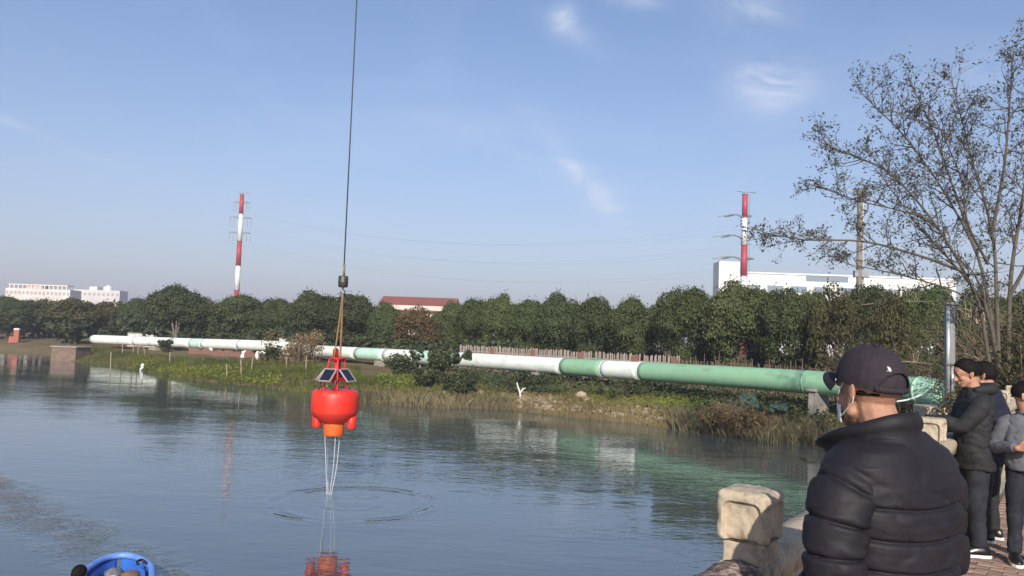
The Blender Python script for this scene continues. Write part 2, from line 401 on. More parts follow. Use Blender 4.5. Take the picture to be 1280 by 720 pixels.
# ------------------------------------------------------------------ promenade: slab, bricks, quay wall
STONE = mat('weathered_granite', (.50, .40, .285), (.36, .30, .225), 9, .85, .004, 60, contrast=(.3, .7), stain=((.15, .125, .095), 13, .50, .70, (1, 1, .8)))
CONC = mat('rough_concrete', (.34, .31, .27), (.2, .18, .15), 5, .9, .006, 40)
MORTAR = mat('paving_sand', (.14, .115, .095), (.09, .075, .06), 12, .95, .003, 80)
SLAB_L0, SLAB_L1, SLAB_W = -9, 32, 4.6
def strip(t0, t1, o0, o1, z0, z1):
    q = MB(); a = [rail(t0, o0, 0), rail(t1, o0, 0), rail(t1, o1, 0), rail(t0, o1, 0)]
    vs = [(p.x, p.y, z) for z in (z0, z1) for p in a]
    q.add(vs, [(0, 1, 2, 3), (7, 6, 5, 4), (0, 4, 5, 1), (1, 5, 6, 2), (2, 6, 7, 3), (3, 7, 4, 0)]); return q
pav = tag(strip(SLAB_L0, SLAB_L1, .12, SLAB_W, 2.28, PAVE - .014).build('pavement', MORTAR), kind='structure')
tag(strip(SLAB_L0, SLAB_L1, -.16, .118, -1.2, PAVE + .02).build('quay_wall', CONC, bevel=.02), 'stone quay wall carrying the balustrade above the water', 'wall')
BRICK = mat('paving_brick', (.30, .205, .16), (.22, .15, .12), 7, .9, .003, 70, objvar=.22)
def brick_mb(w, h, d):
    q = MB(); c = .006
    lo = [(-w, -h, -d), (w, -h, -d), (w, h, -d), (-w, h, -d)]; mi = [(x, y, -c) for x, y, _ in lo]; hi = [(x * (1 - c / w), y * (1 - c / h), 0) for x, y, _ in lo]
    q.rings([lo, mi, hi]); return q
me = brick_mb(.097, .047, .05).mesh('brick', BRICK)
ang = math.atan2(RU[1], RU[0]); cand = []
for i in range(int((SLAB_L1 - SLAB_L0) / .1)):
    for j in range(int((SLAB_W - .2) / .2)):
        t_ = SLAB_L0 + .06 + i * .1; o_ = .26 + j * .2 + (.1 if i % 2 else 0)
        p = rail(t_, o_); q = p - CP
        sc = 0
        if q.y > 3:
            a = proj(p)
            if 1192 < a[0] < 1290 and 575 < a[1] < 730: sc = 1 / q.y
        cand.append((sc, p))
cand.sort(key=lambda a: -a[0])
rest = MB()
for k, (sc, p) in enumerate(cand):
    jz = random.uniform(-.003, .003)
    if k < 300 and sc > 0:
        o = bpy.data.objects.new('brick', me); COL.objects.link(o); o.parent = pav
        o.location = (p.x, p.y, PAVE + jz); o.rotation_euler = (R(random.uniform(-.5, .5)), R(random.uniform(-.5, .5)), ang + math.pi / 2 + R(random.uniform(-.6, .6)))
    elif p.y < 22:
        c, s = math.cos(ang), math.sin(ang); q = brick_mb(.047, .097, .05)
        rest.add([(p.x + x * c - y * s, p.y + x * s + y * c, PAVE + jz + z) for x, y, z in q.v], q.f)
tag(rest.build('brick_field', BRICK, pav), kind='stuff')

# ------------------------------------------------------------------ balustrade
def rblock(B, size, c, rz, rnd=.03, recess=None, n=44):       # rounded block whose side faces carry a sunk round-cornered panel
    hx, hy, hz = size[0] / 2, size[1] / 2, size[2] / 2; M = Matrix.Rotation(rz, 3, 'Z')
    for ax in range(3):
        for sg in (-1, 1):
            vs = []
            for i in range(n + 1):
                for j in range(n + 1):
                    u, v = -1 + 2 * i / n, -1 + 2 * j / n
                    p = [0, 0, 0]; p[ax] = sg; p[(ax + 1) % 3] = u; p[(ax + 2) % 3] = v
                    q = Vector((p[0] * hx, p[1] * hy, p[2] * hz))
                    k = Vector((max(-hx + rnd, min(hx - rnd, q.x)), max(-hy + rnd, min(hy - rnd, q.y)), max(-hz + rnd, min(hz - rnd, q.z))))
                    d = q - k; nn = d.normalized() if d.length > 1e-6 else Vector((0, 0, 0)); q = k + nn * rnd
                    if recess and ax < 2:
                        hw = hy if ax == 0 else hx; side = q.y if ax == 0 else q.x
                        mw, mtop, mbot, cr, dep = recess
                        a, bq = abs(side) - (hw - mw - cr), max(q.z - (hz - mtop - cr), -q.z - (hz - mbot))
                        dist = math.hypot(max(a, 0), max(bq, 0)) + min(max(a, bq), 0) - cr
                        s_ = min(1, max(0, -dist / .005)); s_ = s_ * s_ * (3 - 2 * s_)
                        q[ax] -= sg * dep * s_
                    q = q + nn * (.004 * nz(q, 30, 1) + .005 * nz(q, 11, 5) - .010 * max(0, nz(q, 14, 9) - .3)); vs.append(Vector(c) + M @ q)
            fs = []
            for i in range(n):
                for j in range(n):
                    f = (i * (n + 1) + j, (i + 1) * (n + 1) + j, (i + 1) * (n + 1) + j + 1, i * (n + 1) + j + 1)
                    fs.append(f if sg > 0 else f[::-1])
            B.add(vs, fs)
RZ = ang
SP = 2.16
def rail_post(t, label):
    o = thing('balustrade_post', label, 'post', rail(t), RZ - math.pi / 2, 'stone posts of the balustrade')
    b = MB(); rblock(b, (.205, .205, .19), (0, 0, 1.155), 0, .028, (.030, .040, .03, .03, .017)); b.build('post_head', STONE, o, True)
    b = MB(); rblock(b, (.165, .165, .09), (0, 0, 1.018), 0, .012); b.build('post_neck', STONE, o, True)
    b = MB(); rblock(b, (.188, .188, .98), (0, 0, .49), 0, .015, (.04, .06, .08, .02, .014), 30); b.build('post_shaft', STONE, o, True)
    return o
plabs = {-1: 'stone balustrade post nearest the camera, below the frame', 0: 'pale stone balustrade post, half in shadow, left of the man in the cap', 1: 'stone balustrade post hidden in front of the man in the cap',
         2: 'sunlit stone balustrade post where the man in black rests his hands', 3: 'stone balustrade post behind the man in the hooded black jacket', 4: 'far stone balustrade post beyond the man in the navy jacket',
         5: 'sixth stone balustrade post towards the thicket', 6: 'stone balustrade post near the steel gauge column', 7: 'last stone balustrade post before the thicket'}
STONE2 = mat('mottled_granite', (.40, .31, .25), (.12, .075, .06), 24, .9, .016, 38, contrast=(.42, .56), stretch=(1, 1, 1.6))  # dark brown mottling over pinkish stone, for the nearest rail only
for k in range(-1, 8): rail_post(k * SP, plabs[k])
rlabs = {-1: 'brown mottled stone rail running left from the half shadowed post', 0: 'grey shaded stone rail between the half shadowed post and the man in the cap', 1: 'stone rail in front of the man in the cap',
         2: 'bright sunlit stone rail just right of the second visible post', 3: 'stone rail behind the man in black', 4: 'stone rail beyond the man in navy', 5: 'far stone rail near the thicket', 6: 'farthest stone rail by the gauge column'}
for k in range(-1, 7):
    o = thing('balustrade_rail', rlabs[k], 'railing', rail(k * SP + SP / 2), RZ, 'stone rails of the balustrade')
    mm = STONE2 if k == -1 else STONE
    ln_ = SP - .195; hgt = 1.0 if k == -1 else 1.02
    b = MB(); prof = [(-.075, hgt - .14), (-.085, hgt - .05), (-.06, hgt - .01), (0, hgt), (.06, hgt - .01), (.085, hgt - .05), (.075, hgt - .14)]
    n = 40; rs = []
    for i in range(n + 1):
        x = -ln_ / 2 + ln_ * i / n
        rs.append([(x, y + .006 * nz((x, y, z), 8, k), z + (.012 if k == -1 else .003) * nz((x, y, z), 14, k + 2)) for y, z in prof])
    b.rings(rs); b.build('coping', mm, o, True)
    b = MB(); b.box((0, 0, (hgt - .14 + .12) / 2 + .0), (ln_, .09, hgt - .14 - .12 - .004)); b.build('panel', mm, o, bevel=.008)
    b = MB(); b.box((0, 0, .06), (ln_, .13, .118)); b.build('plinth', mm, o, bevel=.01)

# ------------------------------------------------------------------ people
SKIN = mat('skin', (.42, .22, .145), (.36, .175, .11), 14, .6, .002, 160)
HAIR = mat('black_hair', (.007, .006, .006), (.014, .011, .010), 60, .75, .004, 160, spec=.12, stretch=(1, 1, .3))
PUFFER = mat('black_puffer_nylon', (.013, .012, .0145), (.019, .017, .021), 8, .6, .004, 22, spec=.2)
CAPF = mat('dark_plum_cap_cotton', (.021, .015, .020), (.028, .020, .027), 40, .85, .0006, 400)
WHITEF = mat('white_cloth', (.75, .75, .73), None, rough=.8)
BLACKF = mat('black_coat_cloth', (.012, .012, .013), (.020, .020, .021), 9, .8, .004, 22)
NAVYF = mat('navy_coat_cloth', (.008, .008, .020), (.012, .012, .030), 9, .8, .004, 22)
JEANS = mat('dark_jeans', (.010, .012, .019), (.022, .024, .032), 12, .85, .006, 18)
GREYK = mat('grey_sweater_knit', (.125, .128, .142), (.095, .098, .11), 18, .95, .004, 90)
SOLE = mat('white_sole_rubber', (.7, .69, .65), None, rough=.6)
EYEW = mat('eye_white', (.24, .19, .17), None, rough=.2); IRIS = mat('dark_iris', (.02, .012, .008), None, rough=.15)
PLASTIC = mat('black_plastic', (.012, .012, .013), None, rough=.3)

def hand(B, w, d, nrm, side, curl, k=1.0):       # wrist, finger direction, palm direction, thumb side, curl angle per joint
    w, d, nrm, side = Vector(w), Vector(d).normalized(), Vector(nrm).normalized(), Vector(side).normalized()
    for i in range(4):
        B.capsule(w + side * (.012 - .010 * i * .8) * k, w + d * .085 * k + side * (.031 - .0205 * i) * k, .014 * k, .0115 * k, 8)
    lens = [(.042, .026, .021), (.047, .029, .022), (.043, .027, .021), (.034, .021, .018)]
    for i in range(4):
        p = w + d * .088 * k + side * (.033 - .0215 * i) * k; a = 0; dd = d + side * (.10 - .07 * i)
        for j, l in enumerate(lens[i]):
            a += curl * (1, 1.15, .8)[j] * (1 + .08 * i)
            q = p + (dd * math.cos(a) + nrm * math.sin(a)).normalized() * l * k
            B.capsule(p, q, (.0093 - .0009 * j) * k, (.0086 - .0009 * j) * k, 8); p = q
    p = w + d * .025 * k + side * .026 * k + nrm * .008 * k; dd = (d * .75 + side * .75 + nrm * .35).normalized()
    for j, l in enumerate((.045, .032, .024)):
        q = p + dd * l * k; B.capsule(p, q, (.0135 - .0015 * j) * k, (.0115 - .0015 * j) * k, 8); p = q; dd = (dd + d * .35 - side * .3 * curl + nrm * .2 * curl).normalized()

def body(root, J, yaw, pitch, curl, hands, voxel=.0055):
    B = MB(); V = lambda k: Vector(J[k])
    H = V('head'); HM = Matrix.Rotation(yaw, 3, 'Z') @ Matrix.Rotation(pitch, 3, 'X')
    hp = lambda x, y, z: H + HM @ Vector((x, y, z))
    B.ellip(hp(0, -.012, .028), (.076, .097, .092), HM); B.ellip(hp(0, .026, -.045), (.060, .066, .075), HM); B.ellip(hp(0, .066, -.096), (.026, .022, .019), HM)
    B.ellip(hp(0, .05, .035), (.060, .046, .052), HM)
    B.capsule(hp(0, .089, .006), hp(0, .111, -.034), .009, .0135); B.ellip(hp(-.012, .101, -.038), (.009, .011, .008), HM); B.ellip(hp(.012, .101, -.038), (.009, .011, .008), HM)
    B.capsule(hp(-.038, .079, .020), hp(.038, .079, .020), .013, .013)
    for s in (-1, 1):
        B.ellip(hp(s * .04, .06, -.03), (.024, .022, .022), HM); B.capsule(hp(s * .052, .015, -.065), hp(s * .022, .062, -.095), .018, .018)
        E = HM @ Matrix.Rotation(s * .35, 3, 'Z')
        B.ellip(hp(s * .079, -.014, -.006), (.008, .020, .031), E); B.ellip(hp(s * .083, -.024, .004), (.006, .012, .024), E); B.ellip(hp(s * .077, -.006, -.03), (.008, .010, .012), E)
    B.capsule(hp(-.018, .089, -.062), hp(.018, .089, -.062), .0075, .0075); B.capsule(hp(-.015, .088, -.072), hp(.015, .088, -.072), .008, .008)
    B.capsule(hp(0, -.02, -.05), V('neck'), .056, .060)
    sl_, sr_ = V('shL'), V('shR'); ch, pe = V('chest'), V('pel')
    B.capsule(V('neck') - Vector((0, 0, .02)), ch, .07, .11); B.capsule(sl_, sr_, .036, .036); B.capsule(ch, pe, .115, .12)
    B.capsule(V('hipL'), V('hipR'), .08, .08)
    for s in 'LR':
        B.capsule(V('sh' + s), V('el' + s), .040, .035); B.capsule(V('el' + s), V('wr' + s), .037, .026)
        B.capsule(V('hip' + s), V('kn' + s), .078, .05); B.capsule(V('kn' + s), V('an' + s), .050, .035)
        B.capsule(V('an' + s) + Vector((0, -.03, -.045)), V('an' + s) + Vector(J.get('foot', (0, .13, -.055))), .035, .030)
        d, n_, sd_ = hands[s]; hand(B, V('wr' + s), d, n_, sd_, curl[s] if isinstance(curl, dict) else curl)
    o = B.remesh('body', SKIN, root, voxel, 2)
    for s in (-1, 1):
        e = MB(); e.ellip(hp(s * .031, .0715, -.002), (.0115, .0115, .0105), HM, 10, 8); eo = e.build('eye', EYEW, root, True)
        e = MB(); e.ellip(hp(s * .031, .0815, -.002), (.0052, .003, .0052), HM, 10, 6); e.build('iris', IRIS, eo, True)
    return hp, HM

def hair_cap(root, hp, HM, low=-.05, thick=.008, front=.045, m=HAIR, seed=1):
    B = MB(); nu, nv = 48, 26; vs = []; fs = []; ok = {}
    def pt(j, i, t):
        th = 2 * math.pi * j / nu; ph = -1.1 + (math.pi / 2 + 1.1) * i / nv
        x, y, z = math.cos(ph) * math.sin(th), math.cos(ph) * math.cos(th), math.sin(ph)
        k = 1 + t * (1 + .55 * nz((x, y, z), 9, seed) + .45 * nz((x, y, z), 24, seed + 2))
        return Vector((.077 * k * x, -.012 + .0985 * k * y, .028 + .0935 * k * z))
    def keep(p):
        lo = low if p.y < -.03 else (low + (p.y + .03) / .10 * (front - low))
        return p.z - (lo + .008 * nz(p, 60, seed))
    rs = []
    for i in range(nv + 1):
        ring = []
        for j in range(nu):
            p = pt(j, i, thick / .085)
            if thick < .005 and p.z > .004 + .25 * p.y: p = pt(j, i, -.07); rs and None; ring.append(hp(*p)); continue
            e = keep(p); q = min(1, max(0, (e + .004) / .045))
            p = pt(j, i, -.10) if e < -.004 else pt(j, i, .012 + (thick / .085 - .012) * q ** .6)
            ring.append(hp(*p))
        rs.append(ring)
    B.rings(rs); q_ = random.Random(seed)
    for k_ in range(900 if thick > .005 else 0):       # short strands standing off the scalp
        j, i = q_.uniform(0, nu), q_.uniform(2, nv); p = pt(j, i, thick / .085 * .7)
        if keep(p) < .006: continue
        o_ = Vector((p.x / .077 ** 2, (p.y + .012) / .0985 ** 2, (p.z - .028) / .0935 ** 2)).normalized(); dn_ = (Vector((q_.gauss(0, .4), q_.gauss(.1, .5), -.7)) - o_ * Vector((0, 0, -.7)).dot(o_)).normalized()
        l_ = q_.uniform(.012, .026); w_ = o_.cross(dn_).normalized() * .0028; e_ = p + (o_ * .42 + dn_ * .75) * l_
        B.add([hp(*(p - w_)), hp(*(p + w_)), hp(*e_)], [(0, 1, 2)])
    return B.build('hair', m, root, True)

def prof_at(prof, z):
    zs = [p[0] for p in prof]; return [float(np.interp(z, zs, [p[k] for p in prof])) for k in range(1, len(prof[0]))]
def torso(B, prof, seams=(), puff=.0, n=84, pw=2.5, wr=.0, seed=1, step=.009):
    # prof rows (z, half width, half depth, centre y); seams are the heights where the filling is stitched down
    z0, z1 = prof[0][0], prof[-1][0]; rs = []; k = int((z1 - z0) / step); zz = [z0 + (z1 - z0) * i / k for i in range(k + 1)]
    sm = sorted([z0 - .001] + [s for s in seams] + [z1 + .05])
    for z in zz:
        ring = []
        for j in range(n):
            th = 2 * math.pi * j / n; c, s = math.cos(th), math.sin(th)
            zz_ = z + .010 * nz((c * 1.2, s * 1.2, 0), 1.3, seed)           # seams wander a little round the body
            if seams:
                q = max(i for i in range(len(sm) - 1) if sm[i] <= max(zz_, sm[0])); t = (zz_ - sm[q]) / (sm[q + 1] - sm[q]); t = min(1, max(0, t))
                edge = min(t * (sm[q + 1] - sm[q]), (1 - t) * (sm[q + 1] - sm[q]))
                pf = puff * (min(1, edge / .017) * (2 - min(1, edge / .017))) ** .7 - puff * .5
                near = math.exp(-edge / .022); pf -= .0065 * math.exp(-(edge / .0042) ** 2)
            else: pf, near = 0, .5
            a, b, cy = prof_at(prof, z)
            x = a * math.copysign(abs(c) ** (2 / pw), c); y = b * math.copysign(abs(s) ** (2 / pw), s)
            p = Vector((x, y, z)); r = math.hypot(x, y)
            w = wr * (.75 * near * nz((x * 1.0, y * 1.0, z * .45), 26, seed) + .8 * nz((x, y, z * 1.7), 7, seed + 3) + .35 * nz((x * .6, y * .6, z * 2.2), 24, seed + 6))
            rid = (1 - abs(nz((x, y, z * 1.8 + .5 * x), 5.5, seed + 11)) * 2.2); w -= wr * .85 * max(0, rid) ** 5
            k2 = 1 + (pf + w) / max(r, .05)
            ring.append((x * k2, cy + y * k2, z))
        rs.append(ring)
    B.rings(rs)
def sleeve(B, pts, rads, seams=0, puff=.0, wr=.004, n=32, ns=60, seed=1, flat=None, phase=0.0):
    c = curve(pts, ns); rr = [float(np.interp(i / ns, np.linspace(0, 1, len(rads)), rads)) for i in range(ns + 1)]
    L_ = [0]
    for i in range(ns): L_.append(L_[-1] + float(np.linalg.norm(c[i + 1] - c[i])))
    def disp(p, i, th):
        w = wr * (nz(p, 9, seed) + .5 * nz((p[0], p[1], p[2] * 2), 22, seed + 2))
        rid = (1 - abs(nz((p[0] * 1.2, p[1] * 1.2, p[2] * 1.6), 6.5, seed + 11)) * 2.2); w -= wr * .9 * max(0, rid) ** 5
        if seams:
            s = (L_[i] + .010 * math.sin(th + 1) + phase) / seams; f = s - math.floor(s); e = min(f, 1 - f) * seams
            w -= .006 * math.exp(-(e / .0042) ** 2); w += puff * (min(1, e / .017) * (2 - min(1, e / .017))) ** .7 - puff * .5 + wr * 1.6 * math.exp(-e / .02) * nz(p, 36, seed + 5)
        return w
    B.tube(c, rr, n, True, flat, disp)
def shoe(root, an, yaw, m=PLASTIC, sole=SOLE, L_=.27):
    M = Matrix.Rotation(yaw, 3, 'Z'); an = Vector(an); base = Vector((an.x, an.y, 0))
    def ringset(rows, z0):
        rs = []
        for y, hw, h in rows:
            rs.append([base + M @ Vector((hw * math.cos(a), y, z0 + max(0, h * math.sin(a)) if math.sin(a) > 0 else z0)) for a in [2 * math.pi * i / 16 for i in range(16)]])
        return rs
    B = MB(); B.rings(ringset([(-.085, .02, .03), (-.075, .034, .075), (-.02, .040, .095), (.04, .042, .085), (.10, .046, .055), (.15, .042, .042), (.178, .022, .028), (.184, .008, .01)], .026)); o = B.build('shoe', m, root, True)
    B = MB()
    for z in (0,):
        out = [(-.09, .015), (-.08, .036), (-.02, .041), (.05, .044), (.11, .050), (.155, .044), (.185, .02), (.19, .005)]
        lo = [base + M @ Vector((hw, y, .002)) for y, hw in out] + [base + M @ Vector((-hw, y, .002)) for y, hw in reversed(out)]
        hi = [p + Vector((0, 0, .026)) for p in lo]; B.rings([lo, hi])
    B.build('sole', sole, o)
def trousers(root, J, m, r=(.105, .085, .062, .062), waist=.15, seed=1, zw=None):
    B = MB()
    for s in 'LR':
        h, k, a = Vector(J['hip' + s]), Vector(J['kn' + s]), Vector(J['an' + s])
        sleeve(B, [h + Vector((0, 0, .06)), h.lerp(k, .5), k, k.lerp(a, .5), a + (k - a) * .02], [r[0], (r[0] + r[1]) / 2, r[1] * .92, r[2], r[3]], 0, 0, .008, 28, 40, seed + ord(s))
    p = Vector(J['pel']); B.ellip(p, (waist + .015, .125, .15))
    return B.build('trousers', m, root, True)

STAND = dict(pel=(0, 0, .93), chest=(0, .0, 1.25), neck=(0, -.015, 1.47), head=(0, .02, 1.63), shL=(-.175, -.01, 1.41), shR=(.175, -.01, 1.41),
             elL=(-.24, -.03, 1.12), elR=(.24, -.03, 1.12), wrL=(-.25, .06, .88), wrR=(.25, .06, .88), hipL=(-.09, 0, .90), hipR=(.09, 0, .90),
             knL=(-.10, .02, .49), knR=(.10, .02, .49), anL=(-.11, 0, .085), anR=(.11, 0, .085))
def J_(**k): d = dict(STAND); d.update(k); return d
DOWN = dict(L=((0, .15, -1), (1, 0, 0), (0, 1, 0)), R=((0, .15, -1), (-1, 0, 0), (0, 1, 0)))
def gpos(px, D):                       # on the pavement
    p = P(px, 500, D); return (p.x, p.y, PAVE)

# --- the man in the cap
pr = thing('person', 'man in a dark baseball cap and quilted black puffer jacket, seen from behind', 'person', gpos(1107, 2.40), R(29))
J = J_(head=(-.036, .03, 1.676), neck=(-.015, -.02, 1.50), shL=(-.155, -.01, 1.395), shR=(.155, -.01, 1.395), elL=(-.25, -.02, 1.15), elR=(.25, -.0, 1.15), wrL=(-.25, .14, .95), wrR=(.24, .16, .95))
hp, HM = body(pr, J, R(-10), R(-3), .35, DOWN, .0045)
hair_cap(pr, hp, HM, -.018, .004, .05)
# cap
CT = HM @ Matrix.Rotation(R(14), 3, 'X')
cpt = lambda x, y, z: hp(0, -.011, .038) + CT @ Vector((x, y, z))
B = MB(); nu, nv = 96, 24
def dome(th, ph, o=0.0):
    x, y, z = math.cos(ph) ** .86 * math.sin(th), math.cos(ph) ** .86 * math.cos(th), math.sin(ph)
    seam = .0022 * math.exp(-(((th / (math.pi / 3) + .5) % 1 - .5) / .035) ** 2) * math.cos(ph)
    w = .0025 * nz((x, y, z), 4, 3)
    k = 1 + (o - seam + w) / .095
    return cpt(x * .090 * k, y * .111 * k, -.012 + z * .106 * k)
vs, fs = [], []
for o_ in (0, -.004):
    for i in range(nv + 1):
        for j in range(nu): vs.append(dome(2 * math.pi * j / nu, -.10 + (math.pi / 2 - .001 + .10) * i / nv, o_))
def open_(j, i):                       # the half-moon gap at the back
    th = ((j + .5) / nu * 360 - 180); ph = -.10 + (math.pi / 2 + .1) * (i + .5) / nv
    return (th / 34) ** 2 + ((ph - .0) / .47) ** 2 < 1 and ph > .0
o2 = (nv + 1) * nu
for i in range(nv):
    for j in range(nu):
        a, b_, c_, d_ = i * nu + j, i * nu + (j + 1) % nu, (i + 1) * nu + (j + 1) % nu, (i + 1) * nu + j
        fs += ([] if open_(j, i) else [(a, d_, c_, b_)]) + [(o2 + a, o2 + b_, o2 + c_, o2 + d_)]
B.add(vs, fs); capo = B.build('cap', CAPF, pr, True)
B = MB(); B.ellip(dome(0, math.pi / 2 - .001, .002), (.009, .009, .005), CT, 12, 8); B.build('cap_button', CAPF, capo, True)
B = MB(); rs = []
for j in range(25):                    # curved visor
    th = R(-62 + 124 * j / 24); ring = []
    for v in [0, .25, .5, .75, 1, 1, .75, .5, .25, 0]:
        under = len(ring) >= 5; e = .072 * math.cos(th * 1.25) ** .8 * v if abs(th * 1.25) < math.pi / 2 else 0
        x, y = math.sin(th) * .091, math.cos(th) * .106 + e
        z = -.022 - .020 * (math.sin(th) ** 2) * (1 + v) - .012 * v + .006 - (.004 if under else 0)
        ring.append(cpt(x * (1 - .03 * v), y, z))
    rs.append(ring)
B.rings(rs); B.build('cap_visor', CAPF, capo, True)
B = MB(); rs = []
for j in range(17):                    # closing strap below the gap
    th = R(180 - 44 + 88 * j / 16); rs.append([dome(th, ph, q) for ph, q in ((-.11, .003), (.05, .004), (.05, .001), (-.11, .0005))])
B.rings(rs); B.build('cap_strap', CAPF, capo, True)
B = MB(); rs = []
for j in range(25):                    # stitched binding round the half-moon gap
    a = math.pi * j / 24; th = math.pi + R(35.5) * math.cos(a); ph = .0 + .485 * math.sin(a); c0 = dome(th, ph, .002)
    rs.append([c0 + CT @ Vector((.0035 * math.cos(q) * math.cos(a), .002 * math.sin(q), .0035 * math.cos(q) * math.sin(a))) for q in [k * math.pi / 3 for k in range(6)]])
B.rings(rs); B.build('cap_binding', CAPF, capo, True)
B = MB()                               # small white embroidered emblem: half dome of bands
for k, (r0, r1) in enumerate(((.0005, .0035), (.0047, .0070), (.0082, .0105))):
    for j in range(8):
        q = []
        for (rr_, a_) in ((r0, j), (r1, j), (r1, j + 1), (r0, j + 1)):
            a = math.pi * .62 * a_ / 8; q.append((R(180 + 23) - (rr_ * math.cos(a)) / .1, .52 + rr_ * math.sin(a) / .1))
        top = [dome(t_, p_, .0022) for t_, p_ in q]; lo = [dome(t_, p_, .0002) for t_, p_ in q]; B.rings([lo, top])
for k in range(3):
    q = [(R(180 + 23) + .006 / .1 - .006 * k / .1, .505), (R(180 + 23) + .002 / .1 - .006 * k / .1, .505), (R(180 + 23) + .002 / .1 - .006 * k / .1, .495), (R(180 + 23) + .006 / .1 - .006 * k / .1, .495)]
    B.rings([[dome(t_, p_, .0002) for t_, p_ in q], [dome(t_, p_, .002) for t_, p_ in q]])
B.build('cap_emblem', WHITEF, capo)
# face mask
B = MB(); rs = []
for i in range(9):
    z = -.015 - .085 * i / 8; ring = []
    for j in range(17):
        a = R(-66 + 132 * j / 16); q = 1 + .05 * math.cos(a) * math.sin(math.pi * i / 8)
        ring.append(hp(math.sin(a) * .060 * q, .026 + math.cos(a) * .080 * q + (.012 * math.cos(a) ** 8 if i < 5 else 0), z))
    rs.append(ring)
B.rings(rs, False, False); mk = B.build('face_mask', WHITEF, pr, True); sm = mk.modifiers.new('thick', 'SOLIDIFY'); sm.thickness = .003
for s in (-1, 1):
    B = MB(); B.tube(curve([hp(s * .070, .055, -.022), hp(s * .083, .012, .022), hp(s * .088, -.014, .026), hp(s * .084, -.030, .0), hp(s * .081, -.022, -.034), hp(s * .077, .0, -.05), hp(s * .066, .05, -.086)], 24), .0013, 6)
    B.build('mask_loop', WHITEF, mk, True)
# puffer jacket
B = MB()
prof = [(.80, .185, .150, .0), (.84, .20, .162, .0), (1.0, .205, .168, .0), (1.2, .214, .170, .0), (1.33, .230, .160, -.005), (1.41, .231, .146, -.01), (1.468, .222, .128, -.015), (1.508, .186, .108, -.018), (1.538, .126, .094, -.016), (1.56, .092, .086, -.012)]
torso(B, prof, [.85, .935, 1.02, 1.105, 1.19, 1.275, 1.362], .011, 170, 2.5, .0062, 2, .0034)
for s in (-1, 1):
    e, w = Vector(J['elL' if s < 0 else 'elR']), Vector(J['wrL' if s < 0 else 'wrR'])
    sleeve(B, [(s * .13, -.015, 1.425), (s * .198, -.015, 1.375), e + Vector((s * -.008, 0, .10)), e + Vector((0, 0, -.0)), e.lerp(w, .5), w], [.068, .092, .082, .076, .068, .050], .088, .012, .0045, 48, 190, 4 + s, phase=.02)
jk = B.build('puffer_jacket', PUFFER, pr, True)
B = MB()                               # stand-up collar, open at the front
rs_o, rs_i = [], []
n = 60
for j in range(n + 1):
    a = R(-158 + 316 * j / n)          # 0 = back
    f = (abs(a) / R(158)) ** 2.2
    col_o, col_i = [], []
    for i in range(9):
        v = i / 8
        rad = .082 + .004 * math.sin(v * math.pi) + f * (.030 + .050 * v)
        z = 1.508 + v * (.112 - .070 * f) - .045 * f
        puf = .009 * abs(math.sin(v * math.pi * 2)) ** .6
        x, y = -.020 + math.sin(a) * rad * 1.03, -.018 - math.cos(a) * rad * (1 if abs(a) < 1.6 else 1.35)
        col_o.append((x + math.sin(a) * puf, y - math.cos(a) * puf, z)); col_i.append(((x + .02) * .9 - .02, (y + .018) * .87 - .018, z))
    rs_o.append(col_o + col_i[::-1])
B.rings(rs_o); B.build('collar', PUFFER, jk, True)
trousers(pr, J, JEANS, seed=5)
for s in 'LR': shoe(pr, J['an' + s], 0)

# --- the man in the hooded black jacket, hands over the railing
pr = thing('person', 'man in a black hooded jacket in profile, hands resting on the balustrade post', 'person', gpos(1219, 7.25), R(78))
J = J_(head=(0, .075, 1.60), neck=(0, .005, 1.445), chest=(0, .0, 1.23), shL=(-.145, .01, 1.355), shR=(.145, .01, 1.355), elL=(-.19, .16, 1.15), elR=(.20, .12, 1.13), wrL=(-.10, .41, 1.185), wrR=(.12, .37, 1.16))
hp, HM = body(pr, J, R(4), R(-16), .55, dict(L=((.25, 1, -.05), (0, -.1, -1), (1, 0, 0)), R=((-.1, 1, -.1), (0, -.1, -1), (-1, 0, 0))))
hair_cap(pr, hp, HM, -.04, .013, .075, seed=4)
B = MB()
prof = [(.76, .205, .145, .0), (.85, .215, .155, .01), (1.05, .205, .150, .015), (1.25, .205, .145, .0), (1.36, .205, .130, .0), (1.41, .175, .115, .0), (1.45, .12, .10, .005), (1.48, .085, .085, .01)]
torso(B, prof, (), 0, 64, 2.4, .017, 9, .010)
for s, k in ((-1, 'L'), (1, 'R')):
    e, w = Vector(J['el' + k]), Vector(J['wr' + k])
    sleeve(B, [(s * .13, 0, 1.38), (s * .2, .02, 1.32), e, e.lerp(w, .5), w], [.065, .085, .072, .062, .046], 0, 0, .009, 28, 44, 11 + s)
jk = B.build('jacket', BLACKF, pr, True)
B = MB(); rs = []                      # hood folded down behind the neck
for j in range(25):
    a = R(-115 + 230 * j / 24); f = math.cos(a / 1.35)
    c0 = Vector((math.sin(a) * .115, -.005 - math.cos(a) * (.105 + .035 * f), 1.455 + .02 * f)); d = Vector((math.sin(a), -math.cos(a), 0))
    rr_ = .022 + .026 * max(f, 0)
    rs.append([c0 + d * math.cos(q) * rr_ * .9 + Vector((0, 0, 1)) * math.sin(q) * rr_ * 1.15 for q in [k * math.pi / 6 for k in range(12)]])
B.rings(rs); B.build('hood', BLACKF, jk, True)
B = MB(); B.box((.205, .10, 1.33), (.006, .05, .008), 0); B.build('sleeve_tag', WHITEF, jk)
trousers(pr, J, JEANS, seed=6)
for s in 'LR': shoe(pr, J['an' + s], 0, m=PLASTIC)
LP = pr.matrix_basis
